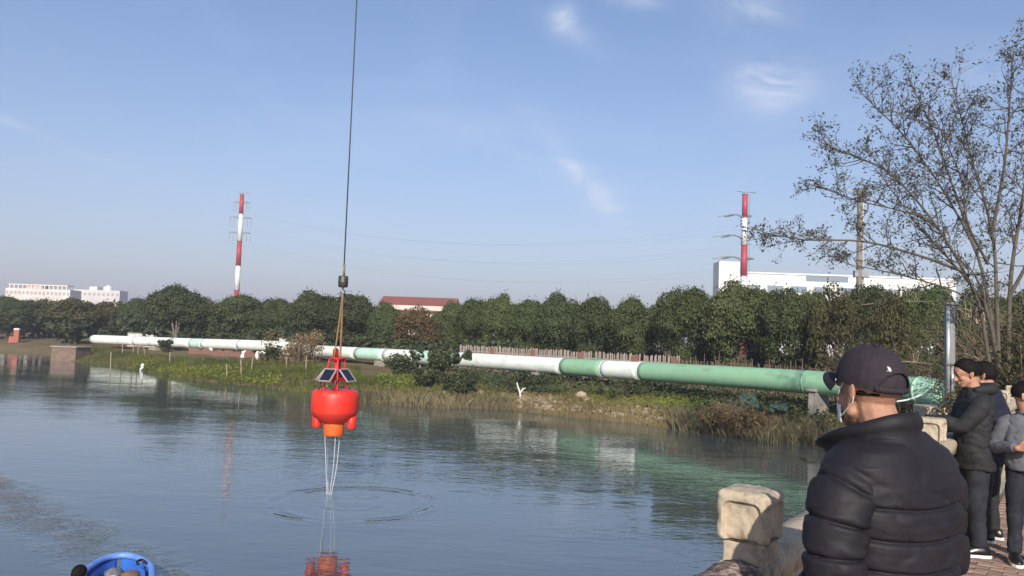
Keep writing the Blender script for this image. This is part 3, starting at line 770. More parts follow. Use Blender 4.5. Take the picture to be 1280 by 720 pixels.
o = thing('phone', 'dark phone on a strap hanging from the hands of the man in black', 'phone', Vector(gpos(1219, 7.25)) + Matrix.Rotation(R(78), 3, 'Z') @ Vector((.0, .50, 1.13)), R(78))
B = MB(); B.box((0, 0, 0), (.075, .012, .15), 0, R(20)); B.build('phone_body', PLASTIC, o, bevel=.004)
B = MB(); B.tube(curve([(.03, 0, .07), (.05, -.02, .10), (.07, -.05, .08), (.05, -.03, -.09), (.04, -.02, -.12)], 14), .004, 6); B.build('strap', PLASTIC, o, True)

# --- the one in navy just behind him
pr = thing('person', 'person in a navy jacket and black trousers standing behind the man in black', 'person', gpos(1236, 7.8), R(40))
J = J_(head=(0, .05, 1.575), neck=(0, -.01, 1.43), shL=(-.15, 0, 1.335), shR=(.15, 0, 1.335), elL=(-.28, -.02, 1.10), elR=(.30, -.03, 1.10), wrL=(-.18, .2, 1.02), wrR=(.19, .2, 1.02))
hp, HM = body(pr, J, R(10), R(-8), .5, dict(L=((.5, 1, 0), (0, 0, -1), (1, 0, 0)), R=((-.5, 1, 0), (0, 0, -1), (-1, 0, 0))))
hair_cap(pr, hp, HM, -.06, .013, .07, seed=8)
B = MB()
torso(B, [(.74, .20, .15, 0), (.9, .215, .155, 0), (1.1, .21, .15, 0), (1.28, .215, .14, 0), (1.36, .2, .125, 0), (1.41, .155, .11, 0), (1.45, .09, .09, 0)], (), 0, 56, 2.4, .017, 21, .012)
for s, k in ((-1, 'L'), (1, 'R')):
    e, w = Vector(J['el' + k]), Vector(J['wr' + k])
    sleeve(B, [(s * .13, 0, 1.36), (s * .21, .0, 1.30), e, e.lerp(w, .5), w], [.065, .085, .075, .062, .046], 0, 0, .009, 24, 40, 31 + s)
B.build('jacket', NAVYF, pr, True)
trousers(pr, J, BLACKF, seed=9)
for s in 'LR': shoe(pr, J['an' + s], 0)

# --- the man in the grey sweater, cut by the frame
pr = thing('person', 'short haired man in a grey sweater at the right edge, looking left', 'person', gpos(1286, 6.95), R(158))
J = J_(pel=(0, 0, .86), chest=(.01, .02, 1.12), neck=(.02, .03, 1.30), head=(.03, .06, 1.435), shL=(-.15, .02, 1.215), shR=(.16, .02, 1.215), elL=(-.24, .0, .98), elR=(.25, -.02, .99), wrL=(-.10, .20, .95), wrR=(.13, .235, 1.005),
       hipL=(-.085, 0, .83), hipR=(.085, 0, .83), knL=(-.11, .06, .45), knR=(.10, -.02, .45))
hp, HM = body(pr, J, R(-78 + 0) * -1, R(-6), .95, dict(L=((.8, .5, .1), (0, -.6, -.4), (0, .2, 1)), R=((-.85, .45, .15), (0, -1, -.2), (0, .1, 1))))
hair_cap(pr, hp, HM, -.02, .007, .08, seed=12)
B = MB()
torso(B, [(.80, .165, .125, .01), (.82, .175, .135, .01), (.86, .19, .14, .01), (1.0, .19, .135, .01), (1.15, .19, .125, .015), (1.22, .185, .115, .02), (1.265, .14, .10, .02), (1.30, .085, .085, .025)], (), 0, 64, 2.4, .015, 41, .010)
for s, k in ((-1, 'L'), (1, 'R')):
    e, w = Vector(J['el' + k]), Vector(J['wr' + k])
    sleeve(B, [(s * .12, .02, 1.235), (s * .185, .01, 1.17), e, e.lerp(w, .5), e.lerp(w, .93)], [.058, .072, .06, .05, .038], 0, 0, .007, 28, 44, 51 + s)
sw = B.build('sweater', GREYK, pr, True)
B = MB(); B.tube([(.02 + .078 * math.cos(a), .03 + .078 * math.sin(a), 1.298 - .018 * math.sin(a)) for a in [2 * math.pi * i / 24 for i in range(25)]], .010, 8); B.build('neckband', mat('dark_grey_rib', (.05, .05, .058), None, rough=.9), sw, True)
trousers(pr, J, JEANS, (.095, .078, .058, .058), .135, 15)
for s in 'LR': shoe(pr, J['an' + s], 0)

# ------------------------------------------------------------------ foliage helpers
def leafquads(pos, outw, size, spread=.7, asp=.62):
    n = len(pos); nr = outw + rng.normal(0, spread, (n, 3)); nr /= np.linalg.norm(nr, axis=1, keepdims=True) + 1e-9
    t = rng.normal(0, 1, (n, 3)); t -= nr * (t * nr).sum(1, keepdims=True); t /= np.linalg.norm(t, axis=1, keepdims=True) + 1e-9
    bq = np.cross(nr, t); s = (size * rng.uniform(.6, 1.35, n))[:, None]
    a = pos + t * s; c = pos - t * s; b1 = pos + bq * s * asp + nr * s * .15; d = pos - bq * s * asp + nr * s * .15
    return np.stack([a, b1, c, d], 1)
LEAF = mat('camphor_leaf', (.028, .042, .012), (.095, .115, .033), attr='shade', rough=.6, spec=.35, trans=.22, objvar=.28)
OLIVE = mat('olive_leaf', (.050, .050, .018), (.12, .105, .042), attr='shade', rough=.75, spec=.2, trans=.2, objvar=.15)
RUST = mat('rusty_leaf', (.070, .050, .022), (.15, .095, .045), attr='shade', rough=.75, spec=.2, trans=.2, objvar=.1)
SHRUB = mat('dark_shrub_leaf', (.026, .038, .015), (.08, .095, .036), attr='shade', rough=.6, spec=.3, trans=.2, objvar=.15)
BARK = mat('grey_bark', (.10, .082, .06), (.055, .045, .034), 8, .95, .02, 16, stretch=(3, 3, .7))
def crown_mesh(seed, m, hw=2.8, z0=.75, z1=6.3, n=26000, size=.105, lumps=80):
    r_ = np.random.default_rng(seed); C, Rr = [], []
    cz, hh = (z0 + z1) / 2, (z1 - z0) / 2
    for i in range(lumps):
        v = r_.normal(0, 1, 3); v /= np.linalg.norm(v); v[2] = abs(v[2]) * .95 if r_.random() < .6 else v[2]
        k = r_.uniform(.58, .86); C.append((v[0] * hw * k, v[1] * hw * k, cz + v[2] * hh * k - .15)); Rr.append(r_.uniform(.62, 1.1) * hw / 2.8)
    C = np.array(C); Rr = np.array(Rr); idx = r_.choice(lumps, n, p=Rr ** 2 / (Rr ** 2).sum())
    d = r_.normal(0, 1, (n, 3)); d /= np.linalg.norm(d, axis=1, keepdims=True); d[:, 2] = np.where(r_.random(n) < .6, np.abs(d[:, 2]), d[:, 2])
    pos = C[idx] + d * (Rr[idx] * np.clip(r_.normal(.95, .09, n), .4, 1.2))[:, None] * np.array((1, 1, .82))
    lump_v = r_.uniform(.25, .62, lumps)
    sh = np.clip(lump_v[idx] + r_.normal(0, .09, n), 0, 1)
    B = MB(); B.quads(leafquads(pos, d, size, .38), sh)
    # sprigs standing out of the outline
    k = n // 14; d2 = r_.normal(0, 1, (k, 3)); d2 /= np.linalg.norm(d2, axis=1, keepdims=True); d2[:, 2] = np.abs(d2[:, 2]); i2 = r_.choice(lumps, k)
    p2 = C[i2] + d2 * (Rr[i2] * r_.uniform(1.0, 1.3, k))[:, None]; B.quads(leafquads(p2, d2, size * .8, 1.2), r_.uniform(.3, 1, k))
    return B.mesh('crown', m)
def trunk_mesh(seed, lean=.2, r0=.17, top=4.6):
    r_ = random.Random(seed); B = MB()
    fork = r_.uniform(.9, 1.5); a = r_.uniform(0, 6.28); x, y = lean * math.cos(a), lean * math.sin(a)
    B.tube(curve([(0, 0, -.3), (x * .2, y * .2, fork * .5), (x, y, fork)], 6), [r0 * 1.35, r0 * 1.1, r0, r0 * .95, r0 * .9, r0 * .87, r0 * .85], 8)
    for k in range(5):
        b_ = a + k * 1.256 + r_.uniform(-.3, .3); l = r_.uniform(.9, 1.9)
        B.tube(curve([(x, y, fork - .06), (x + math.cos(b_) * l * .4, y + math.sin(b_) * l * .4, fork + (top - fork) * .45), (x + math.cos(b_) * l, y + math.sin(b_) * l, top)], 6), [r0 * .62, r0 * .5, r0 * .42, r0 * .34, r0 * .26, r0 * .18, r0 * .1], 6)
    return B.mesh('trunk', BARK)
TRUNKS = [trunk_mesh(s) for s in range(4)]
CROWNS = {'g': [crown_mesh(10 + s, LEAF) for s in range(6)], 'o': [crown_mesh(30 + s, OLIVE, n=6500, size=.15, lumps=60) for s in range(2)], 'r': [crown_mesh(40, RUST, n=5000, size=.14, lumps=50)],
          's': [crown_mesh(50 + s, OLIVE, n=3600, size=.13, lumps=60) for s in range(2)]}
TOP = 6.45
def tree(kind, px, ytop, hwpx, D, label, cat='tree', name='evergreen_tree', group='trees in the row behind the pipe', var=None, stand=None):
    g = on_ground(px, ytop, D); top = P(px, ytop, D).z; sxy = hwpx * 1.06 * D / 1000 / 2.85; sz = (top - g.z) / TOP
    o = thing(name, label, cat, g, random.uniform(0, 6.28), group); o.scale = (sxy, sxy, sz)
    cs = CROWNS[kind]
    c = bpy.data.objects.new('crown', cs[(var if var is not None else random.randrange(99)) % len(cs)]); COL.objects.link(c); c.parent = o
    t = bpy.data.objects.new('trunk', random.choice(TRUNKS)); COL.objects.link(t); t.parent = o
    return o
T = [('g', 12, 368, 30, 118, 'dark evergreen tree above the red pillar at the left edge'), ('o', 52, 371, 28, 122, 'olive tree left of the stone landing on the far left bank'),
     ('o', 98, 371, 34, 108, 'brownish olive tree above the stone landing'), ('o', 140, 373, 24, 112, 'olive tree right behind the far end of the pipe'),
     ('g', 178, 369, 24, 108, 'green tree left of the tall forked tree on the far bank'), ('g', 226, 355, 40, 97, 'tallest evergreen on the left with a pale forked trunk'),
     ('r', 268, 374, 16, 98, 'thin rusty tree right of the tall forked evergreen'), ('g', 305, 366, 36, 93, 'broad evergreen under the left red and white pylon'),
     ('g', 345, 371, 24, 90, 'small evergreen between the left pylon and the crane rope'), ('g', 394, 361, 32, 82, 'round evergreen just left of the crane rope'),
     ('g', 441, 362, 32, 77, 'round evergreen just right of the crane rope'), ('g', 482, 375, 20, 75, 'low evergreen below the left end of the red roof'),
     ('r', 522, 379, 27, 68, 'rust brown tree in front of the long red roof'), ('g', 565, 374, 22, 73, 'evergreen below the right end of the red roof'),
     ('g', 596, 371, 24, 68, 'evergreen above the left end of the white picket fence'), ('g', 626, 364, 22, 66, 'tall narrow evergreen near the middle of the tree row'),
     ('g', 662, 368, 22, 64, 'evergreen above the pale dead branch on the bank'), ('g', 702, 363, 28, 62, 'evergreen above the white to green joint of the pipe'),
     ('g', 742, 366, 26, 60, 'evergreen above the short green band of the pipe'), ('g', 792, 368, 29, 57, 'evergreen above the white panel of the pipe'),
     ('g', 858, 356, 38, 53, 'large round evergreen left of the right pylon'), ('g', 925, 347, 42, 50, 'largest evergreen, in front of the right red and white pylon'),
     ('g', 985, 352, 36, 48, 'evergreen just right of the right pylon'), ('s', 1042, 350, 32, 45, 'sparse olive tree above the brim of the cap'),
     ('g', 1092, 350, 36, 47, 'evergreen behind the twin concrete poles'), ('s', 1118, 358, 30, 41, 'sparse olive tree behind the crown of the cap'), ('g', 1160, 352, 38, 43, 'evergreen behind the steel gauge column'),
     ('g', 1225, 356, 40, 41, 'evergreen behind the trunks of the bare tree'), ('g', 1290, 350, 40, 40, 'evergreen at the right edge behind the thicket')]
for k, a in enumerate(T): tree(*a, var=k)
ft = [o_ for o_ in SC.objects if o_.get('label', '').startswith('tallest evergreen on the left')][0]
B = MB(); q0 = on_ground(220, 440, 93.6); 
for e_ in ((213, 392, 95.2), (228, 390, 95.0), (221, 400, 94.2)):
    B.tube(curve([q0 + Vector((0, 0, -.3)), q0.lerp(P(219, 424, 93.6), .8), P(*e_)], 8), [.24, .22, .2, .18, .16, .14, .12, .10, .07], 8)
fo = B.build('forked_trunk', mat('pale_bark', (.15, .125, .095), (.09, .075, .06), 4, .9), None, True); fo.parent = ft; fo.matrix_parent_inverse = (Matrix.Translation(ft.location) @ ft.rotation_euler.to_matrix().to_4x4() @ Matrix.Diagonal((*ft.scale, 1))).inverted()
BACK = [(75, 376, 34, 134), (160, 374, 30, 124), (203, 368, 30, 116), (285, 369, 32, 110), (326, 372, 30, 106), (370, 368, 30, 98), (420, 366, 34, 93), (464, 377, 28, 90), (545, 381, 26, 82), (582, 375, 26, 80), (645, 369, 26, 74), (683, 369, 28, 72), (722, 370, 26, 70), (767, 372, 30, 67), (826, 370, 34, 63), (892, 358, 36, 58), (955, 353, 36, 56), (1015, 352, 36, 54), (1068, 351, 36, 53), (1128, 353, 36, 51)]
BL = ['behind the two olive trees at the far left', 'left of the tall forked tree', 'behind the tall forked tree', 'behind the thin rusty tree', 'right of the left pylon', 'left of the crane rope', 'behind the hook block and crane rope', 'left of the red roof', 'below the right half of the red roof', 'right of the red roof', 'in the gap left of the pale dead branch', 'right of the pale dead branch', 'behind the short green band of the pipe', 'left of the white pipe panel', 'right of the white pipe panel', 'below the white factory tower', 'right of the right pylon', 'behind the sparse olive tree left of the cap', 'left of the twin concrete poles', 'right of the twin concrete poles']
for k, (px, yt, hw, D) in enumerate(BACK):
    tree('g', px, yt + 9, hw * .8, D, 'evergreen of the second row, ' + BL[k], var=k + 3, group='second row of trees behind the first')
# low dark undergrowth below the crowns, one bush after another
ul = MB(); 
UB = [crown_mesh(60 + s, SHRUB, 1.7, .0, 2.2, 2600, .15, 26) for s in range(3)]
under_px = [(8, 122), (60, 124), (160, 112), (200, 104), (250, 101), (285, 97), (330, 94), (370, 88), (415, 84), (455, 80), (500, 77), (540, 75), (580, 75), (612, 70), (645, 68), (682, 66), (720, 64), (765, 61), (815, 58), (845, 56), (890, 54), (930, 53), (965, 51), (1010, 50), (1060, 49), (1110, 48), (1165, 47), (1220, 45), (1270, 44)]
under_px = [(a[1], a[4]) for a in T]
for k, (px, D) in enumerate(under_px):
    g = on_ground(px, 440, D + 1.0); s = .042 * D / 60 * 38
    o = thing('understorey_bush', 'dark bush below the ' + ' '.join(T[k][5].split()[:11]), 'bush', g, k * 1.7, 'dark bushes under the tree row'); o.scale = (s * .85, s * .85, s * .72)
    c = bpy.data.objects.new('foliage', UB[k % 3]); COL.objects.link(c); c.parent = o

# ------------------------------------------------------------------ the pipe
PW = mat('white_pipe_paint', (.78, .80, .74), (.62, .71, .63), 1.1, .5, .004, 12, contrast=(.4, .75), stain=((.30, .22, .15), .9, .56, .78, (1, 1, 2.5)))
PM = mat('mint_pipe_paint', (.42, .66, .54), (.55, .70, .60), 1.5, .5, .004, 12, stain=((.30, .24, .17), 1.0, .56, .78, (1, 1, 2.5)))
PG = mat('green_pipe_paint', (.235, .435, .27), (.27, .47, .30), 1.3, .45, .004, 12, contrast=(.3, .75), stain=((.16, .20, .13), 1.1, .55, .8, (1, 1, 2.2)))
PE = mat('peeling_green_paint', (.40, .64, .45), (.14, .25, .17), 3.2, .5, .004, 20, contrast=(.70, .78))
PATH_PX = [(1150, 488, 33), (1100, 484, 34.6), (920, 471.5, 40.6), (750, 461, 49), (560, 448.5, 61), (395, 438.5, 76), (345, 433, 80), (240, 429, 89), (117, 424, 99)]
PATH = curve([P(*a) for a in PATH_PX], 240); PR = .54
ppx = np.array([proj(p)[0] for p in PATH])
pipe = thing('river_pipe', 'long raised pipe of white and green sections along the far bank', 'pipe', (0, 0, 0))
def pipe_part(a, b, m, name='pipe_section', r=PR, n=28, lab=None):
    i0 = int(np.argmin(abs(ppx - a))); i1 = int(np.argmin(abs(ppx - b))); i0, i1 = min(i0, i1), max(i0, i1)
    B = MB(); B.tube(PATH[i0:i1 + 1], r, n); o = B.build(name, m, pipe, True)
    if lab: o['label'] = lab
    return o
cuts = [(1150, 805, PG, 'long green section'), (805, 757, PW, 'white section between two green ones'), (757, 704, PG, 'short green section'), (704, 575, PW, None), (575, 520, PM, 'mint section'), (520, 484, PW, None), (484, 448, PM, 'mint section'), (448, 380, PW, None),
        (380, 300, PW, None), (300, 255, PW, None), (255, 240, PM, 'narrow mint section'), (240, 215, PW, None), (215, 168, PW, None), (168, 117, PW, None)]
for a, b, m_, lab in cuts: pipe_part(a, b, m_, lab=lab)
for a in (1095, 1010, 805, 757, 704, 575, 484, 448, 240, 168, 128):
    i = int(np.argmin(abs(ppx - a))); p, q = np.array(PATH[i]), np.array(PATH[i + 1]) if i + 1 < len(PATH) else np.array(PATH[i - 1]); d = unit(q - p)
    B = MB(); B.tube([p - d * .04, p + d * .04], PR + .012, 28); B.build('weld_band', PG if a > 810 else PW, pipe, True)
p0 = PATH[0]; d0 = unit(PATH[0] - PATH[2]); fwd = np.array((.45, .75, 0.)); fwd = unit(fwd)
B = MB(); el = [p0 - d0 * .02, p0 + d0 * .35, p0 + d0 * .75 + np.array((0, 0, -.06)), p0 + d0 * 1.08 + np.array((0, 0, -.32)), p0 + d0 * 1.2 + np.array((0, 0, -.75)), p0 + d0 * 1.22 + np.array((0, 0, -1.6))]
B.tube(curve(el, 18), PR + .005, 28); B.build('pipe_elbow', PE, pipe, True)
B = MB(); B.tube([p0 - d0 * .05, p0 + d0 * .05], PR + .035, 28); B.build('weld_band', PE, pipe, True)
def pier(px, D, w, label):
    p = P(px, 440, D); i = int(np.argmin(abs(ppx - px))); c = PATH[i]; z = tz(c[0], c[1]); h = c[2] - PR * .62 - z + .3
    o = thing('pipe_support', label, 'pier', (c[0], c[1], z - .3), math.atan2(PATH[i][1] - PATH[i - 1][1], PATH[i][0] - PATH[i - 1][0]), 'concrete supports under the pipe')
    B = MB(); B.box((0, -.1, h / 2), (w, 1.2, h), taper=.86); B.build('column', CONC, o, bevel=.03)
    B = MB(); B.box((0, -.1, h + .001), (w * 1.15, 1.3, .12)); B.build('saddle', CONC, o, bevel=.02)
for px, w, lab in ((194, 1.3, 'white concrete pipe support near the far left end'), (478, .9, 'concrete pipe support right of the red buoy tower'), (676, .6, 'concrete pipe support below the last white stretch'), (1020, .45, 'pale concrete block under the pipe left of the cap')):
    pier(px, 0, w, lab)

# ------------------------------------------------------------------ fences, walls and small structures on the far bank
def line_pts(a, b, n): return [Vector(a).lerp(Vector(b), i / n) for i in range(n + 1)]
PICK = mat('white_picket_paint', (.45, .37, .33), (.28, .21, .18), 6, .8, 0, objvar=.15)
BAM = mat('dry_bamboo', (.24, .165, .115), (.15, .09, .07), 5, .85, 0, objvar=.3)
BRICKW = mat('red_brick_wall', (.27, .13, .095), (.18, .10, .08), 14, .9, .01, 30)
WHITEW = mat('whitewashed_wall', (.66, .63, .58), (.45, .41, .37), 2.5, .85, .004, 20)
fa, fb = on_ground(575, 440, 66), on_ground(852, 446, 51)
fen = thing('picket_fence', 'white picket fence behind the white stretch of the pipe', 'fence', (0, 0, 0))
ln_ = (fb - fa).length; n = int(ln_ / .17); pm = MB(); pm.box((0, 0, .95), (.085, .03, 1.9)); pm.add([(-.0425, -.015, 1.9), (.0425, -.015, 1.9), (.0425, .015, 1.9), (-.0425, .015, 1.9), (0, 0, 1.97)], [(0, 1, 4), (1, 2, 4), (2, 3, 4), (3, 0, 4)])
pme = pm.mesh('picket', PICK); az = math.atan2(fb.y - fa.y, fb.x - fa.x)
for i in range(n):
    if random.random() < .05: continue
    p = fa.lerp(fb, i / n); o = bpy.data.objects.new('picket', pme); COL.objects.link(o); o.parent = fen
    o.location = (p.x, p.y, fa.lerp(fb, i / n).z + .02); o.rotation_euler = (0, R(random.uniform(-2, 2)), az); o.scale = (1, 1, random.uniform(.96, 1.03))
for zz in (.5, 1.5):
    B = MB(); B.beam(fa + Vector((0, .03, zz)), fb + Vector((0, .03, zz)), .05, .08); B.build('fence_rail', PICK, fen)
for px in (622, 676, 733, 790, 845):
    tt = (px - 575) / 277; p = fa.lerp(fb, tt * 1.07 if tt < .9 else tt); B = MB(); B.box((p.x, p.y - .05, p.z + .95), (.36, .3, 1.92), az); B.build('fence_post', BRICKW, fen)
sa, sb = on_ground(846, 446, 51), on_ground(1042, 455, 40)
fen = thing('bamboo_fence', 'ragged brown bamboo stick fence behind the green stretch of the pipe', 'fence', (0, 0, 0))
stm = MB(); stm.tube([(0, 0, 0), (.01, 0, .9), (-.01, .01, 1.8)], [.026, .024, .016], 6); stme = stm.mesh('stick', BAM)
n = 230
for i in range(n):
    p = sa.lerp(sb, (i + random.uniform(-.4, .4)) / n); o = bpy.data.objects.new('stick', stme); COL.objects.link(o); o.parent = fen
    o.location = (p.x, p.y + random.uniform(-.12, .12), p.z); o.rotation_euler = (R(random.uniform(-4, 4)), R(random.gauss(0, 4)), random.uniform(0, 6)); o.scale = (1, 1, random.uniform(.8, 1.05) if random.random() < .9 else random.uniform(1.1, 1.3))
B = MB(); B.tube([sa + Vector((0, .05, 1.1)), sb + Vector((0, .05, 1.1))], .03, 6); B.build('fence_rail', BAM, fen)
def wall(px0, px1, yt0, D0, D1, h, m, label, name='low_wall', th=.3, cope=None):
    a, b = on_ground(px0, 430, D0), on_ground(px1, 430, D1); o = thing(name, label, 'wall', (0, 0, 0))
    top0 = P(px0, yt0, D0).z; n = 24; B = MB(); d = (b - a).normalized(); nn = Vector((-d.y, d.x, 0)) * th / 2; rs = []
    for i in range(n + 1):
        p = a.lerp(b, i / n); tp = top0 if not h else p.z + h * (1 + .9 * nz((i * .7, 0, px0), 1.3, 2))
        rs.append([(p.x - nn.x, p.y - nn.y, p.z - .3), (p.x + nn.x, p.y + nn.y, p.z - .3), (p.x + nn.x, p.y + nn.y, tp), (p.x - nn.x, p.y - nn.y, tp)])
    B.rings(rs); B.build('wall_body', m, o)
    if cope:
        B = MB(); B.beam(Vector((a.x, a.y, top0 + .06)), Vector((b.x, b.y, top0 + .06)), th + .12, .1); B.build('coping', cope, o)
wall(160, 206, 416.5, 104, 102, 0, WHITEW, 'short white wall behind the far left end of the pipe', cope=CONC)
wall(350, 421, 423, 87, 82, 0, WHITEW, 'low whitewashed wall behind the dry bush on the pipe', cope=BRICKW)
wall(238, 345, 440, 84, 74, .55, BRICKW, 'broken red brick wall on the bank below the pipe', 'broken_wall', .35)
# landing of masonry at the far left
p = G(81, 451, 0); o = thing('stone_landing', 'square red stone landing at the water edge on the far left', 'landing', (p.x, p.y + 1.2, 0), R(-8))
B = MB(); B.box((0, 0, .55), (2.9, 2.6, 1.7), taper=.96); B.build('masonry', mat('red_sandstone', (.22, .145, .11), (.12, .09, .07), 3, .95, .03, 8), o, bevel=.04)
B = MB(); B.box((.0, 0, 1.46), (3.05, 2.75, .14)); B.build('coping', CONC, o, bevel=.02)
p = on_ground(20, 435, 112); o = thing('gate_pillar', 'orange red pillar with a white head on the far left bank', 'pillar', p, .2); o.scale = (.85, .85, .78)
REDP = mat('faded_red_paint', (.40, .11, .07), (.28, .09, .06), 3, .7)
B = MB(); B.box((0, 0, 1.05), (.8, .7, 2.3)); B.build('shaft', REDP, o, bevel=.03)
B = MB(); B.box((0, 0, 2.36), (.95, .85, .32), taper=.7); B.build('pillar_head', WHITEW, o, bevel=.03)
B = MB(); B.box((-.75, 0, .45), (.8, .6, 1.1), taper=.8); B.build('buttress', REDP, o, bevel=.03)
# stakes
WOOD = mat('pale_weathered_wood', (.34, .27, .19), (.22, .17, .12), 6, .9, .004, 30, stretch=(4, 4, .5))
def ghit(px, py):                      # where the sight line meets land or water
    d = ray(px, py); D = np.arange(20, 140, .25); t_ = D / d.y; z = CAMZ + d.z * t_; h = np.maximum(terr(d.x * t_, D), 0); k = np.argmax(z <= h); return float(D[k])
STK = [(138.5, 463, 440, 'pale mooring stake standing in the water below the far pipe end'), (154, 443, 430, 'thin stake left of the first white support'), (166, 443, 431, 'thin stake nearest the white wall on the left'), (172.5, 443, 431, 'third thin stake under the far pipe end'), (181, 443, 432, 'thin stake just left of the white concrete support'),
       (302, 470, 449, 'upright stake in the water below the white rags'), (284, 473, 455, 'leaning stake at the water edge left of the rags'), (315, 463, 448, 'short stake right of the white rags'), (382, 464, 445, 'stake beside the dry bush left of the buoy'), (358, 460, 446, 'crooked stake in front of the dry bush'), (524, 468, 456, 'short stake left of the dark bush in front of the pipe'), (212, 454, 440, 'small stake below the tall forked tree')]
for px, yb, yt, lab in STK:
    y0 = max(yb, 0); D = ghit(px, yb) if True else 4.0 / max(.02, (yb - (420 + (px - 640) * .034)) / 1000) if yb > shore_y(px) - 8 else None
    if D is None: D = min(95, 2.75 / ((yb - (420 + (px - 640) * .034)) / 1000))
    b0 = P(px, yb, D); gz = tz(b0.x, b0.y); t0 = P(px + random.uniform(-1.5, 1.5), yt, D); b0.z = min(b0.z, gz) - .3
    B = MB(); B.tube(curve([b0, (b0 + t0) / 2 + Vector((random.uniform(-.04, .04), 0, 0)), t0], 6), [.06, .058, .055, .052, .05, .048, .045], 7)
    tag(B.build('wooden_stake', WOOD, None, True), lab, 'stake', 'wooden stakes along the bank')
# rags and litter
def rag(px, py, D, w, h, label, seed, m=WHITEF, name='white_rag', cat='cloth'):
    c = P(px, py, D); B = MB(); n = 12; rs = []
    for i in range(n + 1):
        rs.append([(c.x + (j / n - .5) * w * (1 - .3 * abs(i / n - .4)) + .10 * nz((i, j, 0), .4, seed), c.y + .25 * nz((j, i * .4, 1), .5, seed) + .1 * i / n, c.z + (i / n - .5) * h + .12 * nz((j, i, 2), .35, seed)) for j in range(n + 1)])
    B.rings(rs, False, False); o = B.build(name, m, None, True); q = o.modifiers.new('thick', 'SOLIDIFY'); q.thickness = .02; return tag(o, label, cat)
rag(308, 445, 77, 1.1, 1.0, 'white rag hanging on the broken brick wall, left one', 1); rag(326, 445.5, 75.5, 1.0, .9, 'white rag on the broken brick wall, right one', 2)
rag(262, 438, 82, .5, .5, 'small white rag just below the pipe', 3)
NET = mat('teal_debris_net', (.035, .095, .075), (.045, .06, .045), 10, .9, .02, 60)
rag(893, 519, 37.5, .9, .7, 'teal netting scrap at the water edge', 5, NET, 'debris_netting', 'netting'); rag(936, 502, 37.6, 1.0, .6, 'pale teal netting draped under the pipe right of the dry shrub', 6, NET, 'debris_netting', 'netting'); rag(974, 509, 37, .9, .35, 'teal netting low on the bank left of the concrete block', 7, NET, 'debris_netting', 'netting')
p = P(178, 459, 72); B = MB(); B.ellip((p.x, p.y, .10), (.22, .2, .24), disp=lambda v: .15 * nz(v, 2, 3)); B.ellip((p.x, p.y, .46), (.15, .14, .17)); tag(B.build('foam_float', WHITEF, None, True), 'white foam float in the shallows at the left bank', 'float')
p = on_ground(727, 479, 46); B = MB(); B.ellip((p.x, p.y, p.z + .12), (.36, .3, .28), disp=lambda v: .22 * nz(v, 1.6, 4)); tag(B.build('pale_boulder', mat('pale_rock', (.46, .36, .26), (.3, .22, .16), 5, .9, .02, 18), None, True), 'pale boulder on bare earth below the green pipe band', 'boulder')
p = on_ground(651, 474, 47); B = MB()
B.tube(curve([p, p + Vector((-.02, 0, .4)), p + Vector((-.16, 0, .75)), p + Vector((-.22, 0, 1.0))], 8), [.075, .07, .065, .06, .055, .05, .045, .04, .03], 7); B.tube([p + Vector((-.02, 0, .35)), p + Vector((.14, 0, .62)), p + Vector((.3, .05, .68))], [.06, .05, .03], 7)
tag(B.build('dead_branch', mat('bleached_wood', (.6, .56, .5), None, rough=.8), None, True), 'forked bleached branch standing on the bank below the white pipe', 'branch')
a, b_ = P(1113, 502.5, 29.5), P(1153, 493, 31.2); B = MB(); B.tube(curve([a, (a + b_) / 2 + Vector((0, 0, -.07)), b_], 8), .035, 8)
tag(B.build('white_rod', WHITEF, None, True), 'thin white rod leaning from the bank to the green pipe elbow', 'rod')

# ------------------------------------------------------------------ bushes, shrubs, weeds, grass on the bank
def stems(B, base, n, h, spread, r=.012, seed=0, curl=.4, kids=2):
    q = random.Random(seed)
    for i in range(n):
        a = q.uniform(0, 6.28); s = q.uniform(.1, 1) * spread; hh = h * q.uniform(.5, 1.1); p0 = Vector(base) + Vector((q.gauss(0, spread * .2), q.gauss(0, spread * .2), -.05))
        p1 = p0 + Vector((math.cos(a) * s * .4, math.sin(a) * s * .4, hh * .6)); p2 = p0 + Vector((math.cos(a) * s * (1 + curl), math.sin(a) * s * (1 + curl), hh * q.uniform(.75, 1.05)))
        c = curve([p0, p1, p2], 5); B.tube(c, [r, r * .9, r * .8, r * .65, r * .5, r * .25], 3, False)
        for k in range(kids):
            m0 = Vector(c[q.randrange(2, 5)]); e = m0 + Vector((q.gauss(0, .3), q.gauss(0, .3), q.uniform(-.05, .4))) * spread * .7
            B.tube([m0, (m0 + e) / 2 + Vector((0, 0, .04)), e], [r * .55, r * .45, r * .15], 3, False)
TWIG = mat('dry_brown_twig', (.24, .185, .125), (.13, .095, .065), 3, .95, objvar=.2)
TAN = mat('tan_dry_leaf', (.17, .115, .055), (.29, .20, .10), attr='shade', rough=.9, spec=.1, trans=.2)
